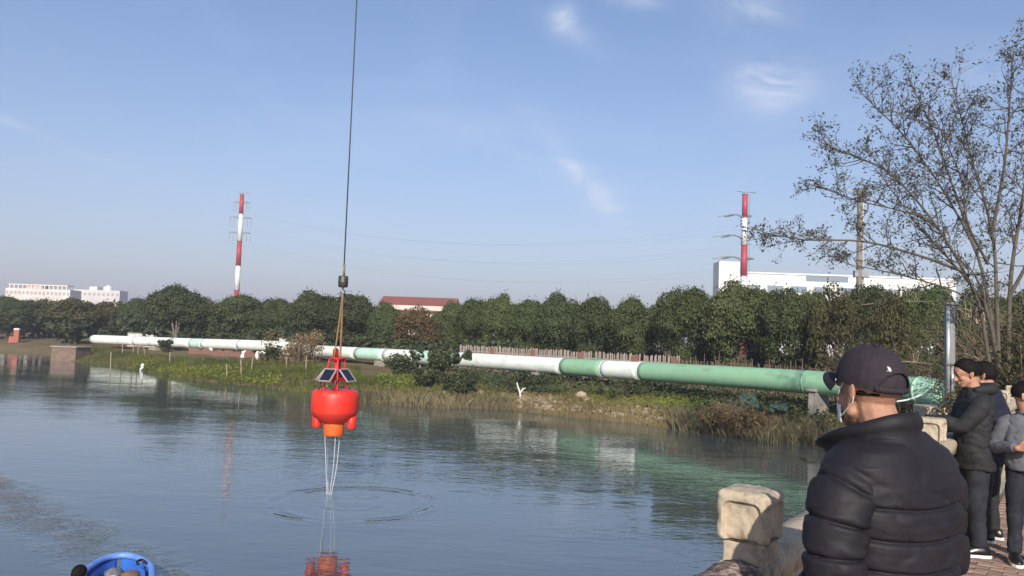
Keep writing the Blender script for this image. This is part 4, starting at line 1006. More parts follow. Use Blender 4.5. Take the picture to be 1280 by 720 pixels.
def bush(name, px, py, D, hwm, hm, label, leafm, n=2200, size=.08, nst=40, seed=1, cat='bush', base=None, group=None, drop=.0):
    g = base if base is not None else on_ground(px, py, D); o = thing(name, label, cat, g, 0, group)
    if nst:
        B = MB(); stems(B, (0, 0, 0), nst, hm * .95, hwm * .8, (.015 if name == 'brushwood' else .014) if hm > 1.2 else .009, seed); B.build('stems', TWIG, o)
    r_ = np.random.default_rng(seed); k = 22; C = np.stack([r_.normal(0, .42, k) * hwm, r_.normal(0, .35, k) * hwm, r_.uniform(.18, .85, k) * hm], 1); rr = r_.uniform(.18, .36, k) * min(hwm, hm) * 1.15
    i = r_.integers(0, k, n); d = r_.normal(0, 1, (n, 3)); d /= np.linalg.norm(d, axis=1, keepdims=True)
    pos = C[i] + d * (rr[i] * r_.uniform(.5, 1.15, n))[:, None]; pos[:, 2] = np.maximum(pos[:, 2], .02)
    B = MB(); B.quads(leafquads(pos, d, size, .9), np.clip(r_.uniform(.1, .8, k)[i] + r_.normal(0, .18, n), 0, 1)); B.build('foliage', leafm, o); return o
bush('dark_bush', 547, 490, 49.5, 1.25, 2.7, 'dark leafy bush growing in front of the mint stretch of pipe', SHRUB, 3000, .12, 40, 3)
bush('dark_bush', 572, 498, 47.5, .95, 1.2, 'low dark bush right of the tall bush at the pipe', SHRUB, 1800, .10, 20, 4)
bush('dark_bush', 503, 480, 56, 1.2, 1.6, 'small green bush just right of the pipe support by the buoy', SHRUB, 1200, .10, 20, 5)
bush('dry_bush', 372, 470, 68, 2.0, 3.0, 'dry brown bush over the gap in the white pipe', TAN, 1800, .10, 110, 6)
bush('dry_bush', 345, 470, 69, 1.3, 1.7, 'small dark bush left of the dry brown bush', SHRUB, 900, .10, 40, 7)
bush('dry_bush', 912, 510, 36.8, 1.15, 1.75, 'tan dry shrub in front of the green pipe', TAN, 2600, .055, 130, 8)
bush('dry_bush', 955, 515, 36.3, .8, .95, 'low tan weed clump right of the dry shrub', TAN, 1300, .05, 60, 9)
bush('dark_bush', 207, 450, 87, .9, 1.5, 'upright dark bush right of the white concrete support', SHRUB, 900, .12, 20, 10)
bush('dark_bush', 660, 478, 50, 1.6, 1.0, 'dark ivy mound under the white pipe', SHRUB, 1500, .09, 20, 11)
bush('dark_bush', 790, 482, 46, 2.2, .8, 'long dark weed mound under the white panel of the pipe', SHRUB, 2000, .07, 20, 12)
bush('dark_bush', 1162, 514, 30.5, 1.0, .32, 'low green weeds at the foot of the pipe elbow', mat('yellow_green_weed', (.06, .08, .02), (.15, .16, .04), attr='shade', rough=.8, trans=.2), 1800, .06, 20, 13)
# thicket on the right: many dry bushes
THL = mat('thicket_leaf', (.035, .040, .016), (.10, .098, .044), attr='shade', rough=.85, spec=.1, trans=.2, objvar=.2)
tl = [(1078, 440, 41, 2.2, 3.6, 'brushwood bush behind the crown of the cap', 'b'), (1120, 440, 40, 2.2, 3.9, 'brown brush above the green pipe right of the cap', 'b'), (1150, 445, 39, 1.8, 3.0, 'tangled brush just left of the steel column', 'd'), (1250, 450, 33, 1.8, 4.0, 'dark tangled brush right of the steel column', 'd'),
      (1268, 450, 25, 1.3, 4.4, 'tall olive brush above the man in the navy jacket', 'b'), (1275, 460, 21, 1.8, 4.4, 'olive brush above the man in grey', 'b'), (1262, 470, 18, 1.2, 2.4, 'low green brush between the man in black and the man in grey', 'g'), (1298, 470, 18, 1.5, 3.4, 'brush at the right edge behind the man in grey', 'b'), (1330, 470, 20, 2.0, 4.5, 'brush beyond the right edge of the frame', 'b'), (1190, 450, 42, 2.0, 4.4, 'olive brush rising behind the steel column', 'b'), (1220, 440, 31, 2.2, 5.0, 'high olive brush at the foot of the bare tree', 'b')]
for k, (px, py, D, hw, hm, lab, kd) in enumerate(tl):
    p = P(px, py, D); z = max(tz(p.x, p.y), 1.2)
    bush('brushwood', px, py, D, hw, hm, lab, {'b': THL, 'd': SHRUB, 'g': OLIVE}[kd], 4200, .05, 180, 70 + k, base=Vector((p.x, p.y, z)), group='brushwood thicket on the right')
DEADW = mat('pale_dead_wood', (.30, .24, .165), (.17, .13, .09), 3, .9, .006, 20)
for pts_, r0, lab in [([(1262, 472, 21), (1246, 440, 21.3), (1232, 412, 21.6), (1228, 385, 21.8)], .085, 'thick pale leaning trunk above the man in the grey sweater'), ([(1092, 458, 36), (1130, 452, 35.5), (1172, 457, 35), (1200, 462, 35)], .05, 'long pale dead branch lying across the brush above the pipe elbow'),
        ([(1196, 385, 24), (1215, 398, 24), (1236, 412, 24)], .045, 'pale fallen branch slanting right of the steel column top'), ([(1140, 476, 35), (1165, 470, 35), (1192, 480, 34)], .04, 'pale bent branch just above the green pipe elbow'), ([(1078, 381, 42), (1120, 377, 41.5), (1172, 377, 41)], .025, 'long thin horizontal twig in front of the trees left of the column')]:
    c_ = curve([P(*a) for a in pts_], 12); B = MB(); B.tube(c_, [r0 * (1 - .6 * i / 12) for i in range(13)], 7); stems(B, Vector(c_[9]) + Vector((0, 0, .05)), 5, .9, .7, r0 * .4, int(r0 * 1000)); stems(B, Vector(c_[5]), 4, .8, .7, r0 * .4, int(r0 * 2000))
    tag(B.build('dead_branch', DEADW, None, True), lab, 'branch')
# grass, weeds, stones in masses
def scatter(n, pxr, off, seed, dmin=.0):   # random bank points: px range, metres inland range
    r_ = np.random.default_rng(seed); px = r_.uniform(*pxr, n); sh = np.interp(px, [a for a, _ in SHORE_PX], [b for _, b in SHORE_PX])
    out = []
    o_ = r_.uniform(off[0] ** .7 if off[0] > 0 else off[0], off[1], n)
    for x, y, q in zip(px, sh, o_):
        d = ray(x, y); p = CP + d * (-CAMZ / d.z); h = Vector((d.x, d.y, 0)).normalized(); out.append((p.x + h.x * q, p.y + h.y * q))
    return np.array(out)
def blades(name, pts, h, w, m, seed, lean=.35, sink=.03, label=None):
    r_ = np.random.default_rng(seed); n = len(pts); z = terr(pts[:, 0], pts[:, 1]); z = np.maximum(z, -.06)
    a = r_.uniform(0, 6.28, n); hh = h * r_.uniform(.45, 1.25, n); l = r_.normal(0, lean, n) * hh; l2 = r_.uniform(0, 6.28, n)
    base = np.stack([pts[:, 0], pts[:, 1], z - sink], 1); t = np.stack([np.cos(a), np.sin(a), 0 * a], 1) * (w * r_.uniform(.6, 1.4, n))[:, None]
    tip = base + np.stack([np.cos(l2) * l, np.sin(l2) * l, hh], 1); mid = base + np.stack([np.cos(l2) * l * .35, np.sin(l2) * l * .35, hh * .6], 1)
    arr = np.stack([base - t, base + t, mid + t * .75, tip], 1)
    B = MB(); B.quads(arr, np.clip(vnoise(pts[:, 0], pts[:, 1], .45, seed) + r_.normal(0, .2, n), 0, 1)); return tag(B.build(name, m), kind='stuff')
DRY = mat('dry_grass', (.13, .105, .048), (.30, .235, .12), attr='shade', rough=.95, spec=.1, trans=.25)
GRN = mat('green_grass', (.055, .07, .016), (.155, .165, .04), attr='shade', rough=.9, spec=.15, trans=.3)
WEED = mat('bright_weed', (.075, .105, .018), (.22, .24, .045), attr='shade', rough=.8, spec=.2, trans=.3)
blades('dry_grass', np.concatenate([scatter(9000, (440, 1120), (-.2, 3.2), 1), scatter(12000, (560, 1120), (1.0, 9), 2)]), .32, .016, DRY, 1)
blades('shore_reeds', np.concatenate([scatter(5200, (840, 1150), (-.5, 1.6), 3), scatter(1800, (440, 640), (-.3, 1.0), 8)]), .62, .014, mat('reed_straw', (.10, .09, .05), (.25, .21, .125), attr='shade', rough=.95, spec=.1, trans=.25), 3, .3)
blades('green_grass', np.concatenate([scatter(15000, (80, 450), (-.3, 15), 4), scatter(6000, (440, 640), (1.2, 9), 5), scatter(2500, (690, 900), (3, 6), 6)]), .34, .03, GRN, 5)
def weeds(name, pts, size, m, seed, h=.25):
    r_ = np.random.default_rng(seed); z = terr(pts[:, 0], pts[:, 1]); z = np.maximum(z, 0); pos = np.stack([pts[:, 0], pts[:, 1], z + r_.uniform(.03, h, len(pts))], 1)
    up = np.tile(np.array((0, -.35, .9)), (len(pts), 1)); B = MB(); B.quads(leafquads(pos, up, size, .5), np.clip(vnoise(pts[:, 0], pts[:, 1], .6, seed) + r_.normal(0, .2, len(pts)), 0, 1)); return tag(B.build(name, m), kind='stuff')
weeds('leafy_weeds', np.concatenate([scatter(6500, (690, 895), (3.6, 7.4), 11), scatter(3600, (165, 350), (.4, 6), 12), scatter(1600, (470, 520), (7, 11), 13), scatter(800, (850, 925), (1.6, 4.5), 14)]), .10, WEED, 11)
weeds('dark_ground_cover', np.concatenate([scatter(3000, (560, 700), (4, 10), 15), scatter(2600, (860, 1120), (1.2, 5), 16), scatter(9000, (570, 1060), (7.8, 13), 17)]), .10, SHRUB, 15, .55)
r_ = np.random.default_rng(5); pts = np.concatenate([scatter(330, (585, 830), (.4, 3.6), 21), scatter(160, (400, 600), (.2, 4), 22), scatter(120, (850, 1100), (.6, 4), 23)]); zz = terr(pts[:, 0], pts[:, 1]); B = MB()
for (x, y), z in zip(pts, zz):
    s = r_.uniform(.05, .16) * (1.6 if r_.random() < .1 else 1); sd_ = r_.uniform(0, 50); B.ellip((x, y, max(z, 0) + s * .2), (s * r_.uniform(.8, 1.6), s, s * .7), Matrix.Rotation(r_.uniform(0, 3), 3, 'Z'), 7, 5, lambda v: .25 * nz(v, 1.5, sd_))
tag(B.build('bank_stones', mat('bank_stone', (.36, .28, .20), (.20, .155, .115), 1.2, .95, .01, 20)), kind='stuff')

# ------------------------------------------------------------------ the buoy on the crane rope
RED = mat('buoy_red_plastic', (.70, .032, .017), (.63, .026, .014), 3, .42, .002, 9, spec=.4, stain=((.40, .07, .05), 7, .52, .72, (1, 1, .45)))
ORG = mat('buoy_orange_plastic', (.72, .125, .022), (.64, .10, .018), 4, .45, .002, 9)
REDS = mat('red_steel_frame', (.52, .02, .02), None, rough=.45)
CELL = mat('solar_cell', (.010, .012, .022), (.016, .019, .035), 12, .25, 0, spec=.5); ALU = mat('aluminium_frame', (.46, .40, .38), None, rough=.4, metal=.3)
STEEL = mat('dark_steel', (.10, .09, .085), (.065, .055, .05), 12, .5, .002, 60, metal=.6)
bc = P(418.5, 507, BUOY_D); S = BUOY_D / 1000
bu = thing('navigation_buoy', 'red navigation buoy with solar panels hanging over the river', 'buoy', bc, R(-25))
zf = lambda y: (507 - y) * S
B = MB(); B.lathe([(.35, zf(487.5)), (.50, zf(487)), (.565, zf(489)), (.598, zf(493)), (.602, zf(513)), (.585, zf(516)), (.34, zf(527)), (.28, zf(528))], n=48); B.build('float_body', RED, bu, True)
B = MB(); B.lathe([(.25, zf(526.5)), (.262, zf(529)), (.258, zf(542)), (.245, zf(543.5)), (.20, zf(543.5)), (.20, zf(530))], n=32, cap=False); B.build('skirt', ORG, bu, True)
for k in range(3):
    a = R(-160 - 15 + 25 + 180 + 8) + k * R(-92) if False else R((25 + 174, 25 - 4, 25 + 88)[k])
    x, y = .455 * math.cos(a), .455 * math.sin(a); B = MB(); B.lathe([(.02, zf(512)), (.118, zf(513)), (.12, zf(532)), (.105, zf(535)), (.02, zf(535.5))], (x, y, 0), 20); B.build('ballast_tube', RED, bu, True)
fr = []
B = MB()
base = [(.30 * math.cos(R(45 + 90 * k)), .30 * math.sin(R(45 + 90 * k)), zf(487)) for k in range(4)]; top = [(.19 * math.cos(R(45 + 90 * k)), .19 * math.sin(R(45 + 90 * k)), zf(450)) for k in range(4)]
for k in range(4): B.tube([base[k], top[k]], .024, 8)
for z_, rr in ((zf(450), .19), (zf(462), .225), (zf(476), .27)):
    q = [(rr * math.cos(R(45 + 90 * k)), rr * math.sin(R(45 + 90 * k)), z_) for k in range(4)]
    for k in range(4): B.beam(q[k], q[(k + 1) % 4], .03, .035)
B.build('tower_frame', REDS, bu)
B = MB(); B.tube([(0, 0, zf(487.5)), (0, 0, zf(449))], .07, 16); B.build('centre_column', REDS, bu, True)
B = MB(); B.lathe([(.02, zf(449.2)), (.20, zf(449)), (.20, zf(447.6)), (.02, zf(447.4))], n=24); B.build('top_plate', REDS, bu)
B = MB(); B.lathe([(.03, zf(447.5)), (.075, zf(447.3)), (.078, zf(438)), (.06, zf(436.6)), (.02, zf(436))], (-.07, .03, 0), 18); B.build('lantern', REDS, bu, True)
for k in range(4):
    a = R(-90 + 90 * k) ; M = Matrix.Rotation(a, 4, 'Z') @ Matrix.Translation((.36, 0, zf(469))) @ Matrix.Rotation(R(48), 4, 'Y')
    B = MB(); w, h = .175, .195
    for (cx, cy, sx_, sy_) in ((-h, 0, .025, 2 * w + .025), (h, 0, .025, 2 * w + .025), (0, -w, 2 * h, .025), (0, w, 2 * h, .025)): B.box((cx, cy, 0), (sx_, sy_, .035))
    pf = B.build('solar_panel', ALU, bu); pf.matrix_local = M
    B = MB()
    for i in range(4):
        for j in range(3): B.box((-h + .065 + i * .097, -w + .075 + j * .115, .004), (.091, .109, .012))
    B.build('solar_cells', CELL, pf)
    B = MB(); B.beam((.0, 0, -.02), (-.08, 0, -.24), .02); B.build('bracket', REDS, pf)
for s in (-1, 1):
    B = MB(); B.tube([(.22 * s, -.42, zf(487)), (.22 * s + .02, -.30, zf(474)), (.22 * s + .10, -.2, zf(474))], .022, 6); B.build('lifting_lug', STEEL, bu, True)
# hook block
hk = P(429, 352, BUOY_D)
o = thing('hook_block', 'dark cylindrical hook weight on the crane rope above the buoy', 'hook', hk)
B = MB(); B.lathe([(.03, .15), (.115, .145), (.125, .13), (.125, .02), (.13, .01), (.13, -.03), (.125, -.04), (.122, -.13), (.10, -.15), (.03, -.155)], n=28); B.build('weight', STEEL, o, True)
B = MB(); B.tube(curve([(0, 0, -.15), (0, 0, -.2), (.05, 0, -.24), (.05, 0, -.30), (0, 0, -.335), (-.05, 0, -.30), (-.055, 0, -.26)], 22), .02, 8); B.build('hook', STEEL, o, True)
B = MB(); B.tube([(.012, 0, .14), (.014, 0, .30), (.02, 0, .46)], [.035, .026, .02], 8); B.build('swivel', mat('olive_sling', (.20, .19, .07), (.12, .11, .05), 12, .8), o, True)
ct = P(430.2, 331, BUOY_D)
B = MB(); B.tube([ct + Vector((0, 0, -.06)), ct + Vector((.005, 0, 4)), ct + Vector((.01, .0, 34))], .017, 8); tag(B.build('crane_rope', mat('steel_rope', (.06, .058, .06), None, rough=.6, metal=.4), None, True), 'dark steel crane rope running up out of the frame', 'rope')
ROPE = mat('tan_rope', (.28, .17, .085), (.20, .115, .06), 30, .9, .003, 80, stretch=(1, 1, .3))
hb = hk + Vector((0, 0, -.335))
for k, (px, py, dd, lab, m_) in enumerate([(417.5, 449, -.12, 'left tan sling from the hook to the buoy tower', ROPE), (424.5, 462, .1, 'right tan sling from the hook to the buoy tower', ROPE)]):
    e = P(px, py, BUOY_D + dd); B = MB(); B.tube(curve([hb, hb.lerp(e, .5) + Vector((.006, 0, 0)), e], 10), .026 if k else .02, 7); tag(B.build('lifting_sling', m_, None, True), lab, 'sling', 'slings holding the buoy')
br = thing('mooring_bridle', 'four white ropes trailing from the buoy to the water', 'rope', (0, 0, 0)); NYL = mat('white_nylon_rope', (.62, .60, .60), None, rough=.7)
for (x0, x1, x2, dd) in ((406, 407.5, 408.6, -.16), (409, 409.3, 410.2, .14), (419.5, 416.5, 411.6, -.12), (424.8, 420.5, 413.2, .1)):
    B = MB(); c = curve([P(x0, 543, BUOY_D + dd), P(x1, 585, BUOY_D + dd * .7), P(x2, 622, BUOY_D)], 16); B.tube(c, .0075, 6); B.build('rope', NYL, br, True)

# ------------------------------------------------------------------ blue boat and the person in it
BLUE = mat('blue_boat_plastic', (.035, .13, .50), (.05, .17, .58), 3, .4, .002, 10); BLUE2 = mat('pale_blue_gunwale', (.16, .28, .66), (.10, .22, .6), 5, .4)
bfar, bnear = G(147.5, 720, 0), G(136, 860, 0)
bax = Vector((bnear.x - bfar.x, bnear.y - bfar.y, 0)); blen = 4.0; bax.normalize(); bz = math.atan2(bax.y, bax.x)
bo = thing('blue_boat', 'small blue plastic boat with a rounded bow and open well', 'boat', (bfar.x, bfar.y, 0), bz)
def boat_ring(t, inset, z):
    w = .49 * min(1, (max(t, 0) * blen / .75 + .0) ** .42) * (1 - .12 * max(0, t - .6)); return w - inset
def hull(inset, zb, zt, x0, x1, n=26):
    rs = []
    for i in range(n + 1):
        t = (i / n) ** 1.6; x = x0 + (x1 - x0) * t; w = max(.03, boat_ring(t, inset, 0))
        rise = .05 * (1 - t) ** 4
        rs.append([(x, -w, zt + rise), (x, -w * .93, zb + (zt - zb) * .35), (x, -w * .75, zb), (x, 0, zb - .02), (x, w * .75, zb), (x, w * .93, zb + (zt - zb) * .35), (x, w, zt + rise)])
    return rs
B = MB(); B.rings(hull(0, -.12, .26, -.05, blen), False, False); B.rings([r[::-1] for r in hull(.10, .04, .255, .10, blen - .12)], False, False)
B.add([(blen, -w_, z_) for w_, z_ in ((.5, -.12), (-.5, -.12), (-.5, .26), (.5, .26))], [(0, 1, 2, 3)]); B.build('hull', BLUE, bo, True)
B = MB(); ro, ri = hull(0, -.12, .26, -.05, blen), hull(.12, .04, .27, .10, blen - .12); 
pl = [r[0] for r in ro][::-1] + [r[-1] for r in ro]; 
B.tube(curve([Vector(p) + Vector((0, 0, .01)) for p in pl], 90), .055, 10); B.build('gunwale', BLUE2, bo, True)
B = MB(); B.box((1.0, 0, .20), (.16, .88, .04)); B.build('thwart', BLUE2, bo, bevel=.01)
B = MB(); B.box((2.5, 0, .20), (.24, .92, .04)); B.build('thwart', BLUE2, bo, bevel=.01)
B = MB(); B.tube(curve([(.62, .42, .32), (.56, .34, .38), (.64, .27, .385), (.72, .28, .36)], 16), .022, 8); B.build('mooring_cleat', PLASTIC, bo, True)
for k, (x, y, rx, ry, rz_, mm, nm, lab) in enumerate([(.50, -.06, .20, .14, .07, mat('grey_sack', (.20, .20, .22), (.11, .11, .13), 9, .9, .02, 20), 'grey_sack', 'grey sack lying in the bow of the blue boat'), (.62, .18, .14, .16, .06, mat('brown_sack', (.20, .12, .08), (.12, .08, .06), 9, .9, .02, 20), 'brown_sack', 'brown sack in the bow of the blue boat'), (.70, -.08, .06, .10, .04, WHITEF, 'white_bundle', 'small white bundle between the sacks in the blue boat')]):
    M = Matrix.Rotation(bz, 3, 'Z'); q = Vector((bfar.x, bfar.y, 0)) + M @ Vector((x, y, .12 + rz_ * .8)); B = MB(); B.ellip((0, 0, 0), (rx, ry, rz_ * 1.3), M, 20, 12, lambda v: .22 * nz(v, 2.3, k)); tag(B.build(nm, mm, None, True, loc=q), lab, 'sack')
hp_ = P(97.5, 709, 11.2)
pr = thing('person', 'dark haired person low in the blue boat at the bottom left corner', 'person', (hp_.x + .0, hp_.y, .16), R(-20))
J = J_(pel=(0, -.05, .16), chest=(0, -.02, .42), neck=(0, 0, .60), head=(0, .03, .74), shL=(-.17, 0, .55), shR=(.17, 0, .55), elL=(-.24, .1, .30), elR=(.24, .1, .30), wrL=(-.12, .3, .26), wrR=(.12, .3, .26), hipL=(-.09, 0, .14), hipR=(.09, 0, .14), knL=(-.12, .40, .30), knR=(.12, .40, .30), anL=(-.11, .55, .0), anR=(.11, .55, .0))
dz = (hp_.z - .115) - (.16 + .74)
pr.location.z = .16 + 0.0
J = {k: (v[0], v[1], v[2] + (dz if k in ('head', 'neck', 'chest', 'shL', 'shR') else dz * .5 if k in ('elL', 'elR', 'wrL', 'wrR') else 0)) for k, v in J.items()}
hp, HM = body(pr, J, R(15), R(-10), .6, dict(L=((.3, 1, 0), (0, 0, -1), (1, 0, 0)), R=((-.3, 1, 0), (0, 0, -1), (-1, 0, 0))), .008)
hair_cap(pr, hp, HM, -.05, .016, .05, seed=17)
B = MB(); zc = J['chest'][2]; zn = J['neck'][2]
torso(B, [(.02, .19, .15, -.03), (zc * .6, .20, .15, -.03), (zc + .08, .2, .135, -.01), (zn - .06, .18, .11, 0), (zn - .01, .09, .085, 0)], (), 0, 40, 2.4, .010, 61, .03)
for s, k in ((-1, 'L'), (1, 'R')):
    e, w = Vector(J['el' + k]), Vector(J['wr' + k]); sh_ = Vector(J['sh' + k]); sleeve(B, [sh_ * .8 + Vector((0, 0, sh_.z * .2)), sh_ + Vector((s * .02, 0, -.05)), e, w], [.06, .075, .062, .045], 0, 0, .006, 20, 24, 71 + s)
B.build('jacket', NAVYF, pr, True); trousers(pr, J, BLACKF, (.09, .08, .06, .06), .14, 19)

# ------------------------------------------------------------------ pylons, poles, wires, steel column
PYW = mat('pylon_white_paint', (.74, .74, .76), (.62, .62, .63), .8, .5, stretch=(2, 2, .3)); PYR = mat('pylon_red_paint', (.40, .045, .06), (.33, .04, .05), 1, .5); GALV = mat('galvanised_steel', (.30, .31, .33), (.2, .21, .23), 3, .5, metal=.5)
def pylon(px, D, r, bands, ybase, armlevels, label, yawz, arml, tension=False):
    g = on_ground(px, ybase, 200) if False else P(px, ybase, D); g = Vector((g.x, g.y, 1.2)); o = thing('transmission_pylon', label, 'pylon', g, yawz, 'red and white pylons')
    hz = lambda y: P(px, y, D).z - 1.2
    top = hz(bands[0][0])
    for (ya, yb, m_) in bands:
        za, zb = hz(ya), hz(yb) if yb is not None else -.2
        rr = lambda z: r * (1.25 - .4 * z / top); B = MB(); B.tube([(0, 0, zb), (0, 0, za)], [rr(zb), rr(za)], 16); B.build('pole_section', m_, o, True)
        B = MB(); B.lathe([(rr(za) + .0, za - .06), (rr(za) + .12, za - .05), (rr(za) + .12, za + .05), (rr(za), za + .06)], n=16); B.build('flange', GALV, o)
    B = MB(); B.beam((r * 1.25, -.25, 0), (r * .95, -.25, top), .09, .06); B.beam((r * 1.25 + .4, -.25, 0), (r * .95 + .4, -.25, top), .09, .06)
    B.build('ladder', GALV, o)
    tips = []
    for k, y in enumerate(armlevels):
        z = hz(y)
        for s in (-1, 1):
            l = arml * (1.0 if k else .75) * ((1.15 if s < 0 else .55) if tension else 1); B = MB(); B.tube(curve([(0, 0, z - .3), (s * l * .45, 0, z + .35), (s * l, 0, z + .25)], 8), [.24, .22, .2, .18, .16, .15, .13, .12, .1], 8); ao = B.build('cross_arm', GALV, o, True)
            for q in (.62, 1.0):
                x = s * l * q; B = MB(); nn = 9
                pr_ = []
                for i in range(nn): pr_ += [(.05, z + .2 - i * .26), (.15, z + .12 - i * .26)]
                if tension: B.lathe([(a_ * 1.2, b_ - z - .2) for a_, b_ in pr_], (x, 0, z + .2), 8, True, Matrix.Rotation(R(-30), 3, 'Z') @ Matrix.Rotation(R(82), 3, 'Y'))
                else: B.lathe(pr_, (x, 0, 0), 8)
                B.build('insulator', GALV, ao, True)
                tips.append(o.location + Matrix.Rotation(yawz, 3, 'Z') @ Vector((x, 0, z - 2.2)))
    B = MB(); B.tube([(0, 0, top), (0, 0, top + .5)], .1, 8); B.tube(curve([(0, 0, top + .3), (arml * .3, 0, top + .55), (arml * .6, 0, top + .5)], 6), .08, 6); B.tube(curve([(0, 0, top + .3), (-arml * .3, 0, top + .55), (-arml * .45, 0, top + .5)], 6), .08, 6); B.build('top_bracket', GALV, o, True)
    return tips
t1 = pylon(296, 205, .60, [(243, 267, PYR), (267, 301, PYW), (301, 332, PYR), (332, 362.5, PYW), (362.5, None, PYR)], 365, (254, 273, 292), 'tall red and white pylon on the left, behind the trees', R(20), 2.6)
t2 = pylon(929.5, 168, .64, [(243, 272, PYR), (272, 306, PYW), (306, 345, PYR), (345, 385, PYW), (385, None, PYR)], 345, (271, 297, 324), 'tall red and white pylon on the right, above the white factory', R(12), 4.2, True)
WIRE = mat('power_line_wire', (.10, .10, .11), None, rough=.5)
for k in (1, 3, 5, 7, 9, 11):
    a, b_ = t1[k], t2[k]; c = [a.lerp(b_, i / 20) + Vector((0, 0, -6 * (1 - (2 * i / 20 - 1) ** 2))) for i in range(21)]
    B = MB(); B.tube(c, .008, 5); tag(B.build('power_line', WIRE, None), 'thin power line between the two pylons, strung from the %s tips of their %s arms' % (('left', 'right')[(k // 2) % 2], ('top', 'middle', 'lowest')[k // 4]), 'wire', 'power lines between the pylons')
# twin concrete poles
POLE = mat('pole_concrete', (.22, .20, .18), (.15, .135, .12), 2, .9); POLE2 = mat('pale_pole_concrete', (.45, .42, .40), (.36, .33, .31), 2, .9)
g = on_ground(1073.5, 430, 52); o = thing('utility_pole', 'twin concrete utility pole behind the branches of the bare tree', 'pole', g, 0)
ht = P(1074, 236, 52).z - g.z
for dx, rr, m_ in ((0, .17, POLE), (.30, .10, POLE2)):
    B = MB(); B.tube([(dx, dx, -.3), (dx, dx, ht)], [rr * 1.25, rr], 12); B.build('pole_shaft', m_, o, True)
B = MB(); B.beam((-.9, 0, ht - .12), (.5, 0, ht - .12), .1, .1); B.build('cross_arm', GALV, o)
B = MB(); B.beam((-.35, 0, ht - 5.6), (.6, 0, ht - 5.6), .3, .4); B.build('bracket', GALV, o)
# steel gauge column
g = P(1186, 507, 20.0); o = thing('gauge_column', 'tall grey steel column with bright tubes on a stone base', 'column', (g.x, g.y, g.z), R(-8))
ht = P(1184, 381, 20).z - g.z
INOX = mat('brushed_steel', (.62, .62, .62), (.5, .5, .5), 20, .32, 0, metal=.55); GREYM = mat('grey_painted_steel', (.20, .21, .215), (.16, .17, .175), 4, .5, .001, 30)
B = MB(); B.box((.05, .08, ht / 2), (.22, .12, ht)); B.build('backing_profile', GREYM, o, bevel=.012)
B = MB(); B.tube([(-.03, -.035, 0), (-.03, -.035, ht * .99)], .045, 14); B.build('tube', INOX, o, True)
B = MB(); B.tube([(.075, -.03, 0), (.075, -.03, ht * .40)], .040, 14); B.build('tube', INOX, o, True)
B = MB(); B.box((.02, -.02, ht * .405), (.27, .14, .06)); B.build('clamp', STEEL, o, bevel=.008)
B = MB(); B.box((.05, .06, ht + .03), (.26, .2, .06)); B.build('top_cap', GREYM, o, bevel=.01)
B = MB(); B.box((.0, .05, .02), (.42, .34, .06)); B.build('base_plate', GREYM, o, bevel=.006)
zb = tz(g.x, g.y); B = MB(); B.box((g.x, g.y + .1, (g.z - .02 + zb - .3) / 2), (1.3, 1.0, g.z - .02 - zb + .3)); 
B = MB(); B.box((0, .1, (-.03 + zb - .3 - g.z) / 2), (1.3, 1.0, g.z - .03 - zb + .3)); B.build('stone_base', STONE, o, bevel=.04)

# ------------------------------------------------------------------ far buildings
FACW = mat('factory_white_panel', (.74, .73, .72), (.68, .67, .66), .2, .7, stain=((.50, .47, .43), .35, .55, .8, (1.5, 1.5, .25))); FACB = mat('factory_blue_glazing', (.20, .24, .28), None, rough=.3); REDR = mat('red_tile_roof', (.27, .075, .06), (.22, .07, .055), .5, .8)
def bld(name, label, px0, px1, yt, D, depth, m, cat='building'):
    a, b_ = P(px0, yt, D), P(px1, yt, D); c = (a + b_) / 2; w = (b_ - a).length; o = thing(name, label, cat, (c.x, c.y + depth / 2, 1.2), 0); h = c.z - 1.2
    B = MB(); B.box((0, 0, h / 2), (w, depth, h)); B.build('wall', m, o); return o, w, h, depth
o, w, h, dp = bld('factory', 'long white factory behind the trees on the right', 925, 1195, 344, 260, 20, FACW)
mpx = .26
B = MB(); B.box((-w / 2 - 3.4 + .0, -dp / 2 + 4, (h + 3.2) / 2), (6.78, 7.5, h + 3.2)); B.build('stair_tower', FACW, o)
B = MB(); B.box((0, -dp / 2 - .1, h - .25), (w, .5, .5)); B.build('parapet', FACW, o)
for k in range(6):
    x = -w / 2 + (1008 - 925) * mpx + k * 2.3; B = MB(); B.box((x + 1.1, -dp / 2 - .05, h - 1.5), (2.2, .3, 1.7)); f_ = B.build('window', FACB, o); 
for k in range(9):
    x = -w / 2 + 4 + k * 7.6; B = MB(); B.box((x, -dp / 2 - .06, h - 5.2), (5.2, .3, 2.0)); B.build('window', FACB, o)
B = MB(); B.box((-w / 2 - 5.2, -dp / 2 + 4, h + 3.25 + .35), (1.2, 1.2, .8)); B.build('roof_vent', GALV, o)
o, w, h, dp = bld('workshop', 'long low workshop with a red roof behind the tree row', 472, 566, 382, 150, 18, mat('cream_render', (.6, .52, .45), None))
B = MB(); rs = []
for x in (-w / 2 - .4, w / 2 + .4): rs.append([(x, -dp / 2 - .9, h - 1.1), (x, dp / 2 + .9, h - 1.1), (x, 0, h + 2.0)])
B.rings(rs); B.build('roof', REDR, o)
FARG = mat('hazed_window_glass', (.38, .36, .36), None, rough=.3)  # distance haze put into the glass colour, paler than the factory glazing
PINKW = mat('pale_pink_render', (.62, .52, .47), (.7, .64, .6), .12, .85); 
o, w, h, dp = bld('apartment_block', 'pale pink block with roof pergolas behind the left trees', 7, 88, 361, 380, 10, PINKW)
B = MB(); B.box((-w * .04, 0, h + 1.9), (w * .92, dp * .6, .5)); B.build('roof_slab', PINKW, o)
for k in range(14):
    B = MB(); B.box((-w * .48 + k * w * .068, -dp * .28, h + .85), (.45, .45, 1.75)); B.build('pergola_column', PINKW, o)
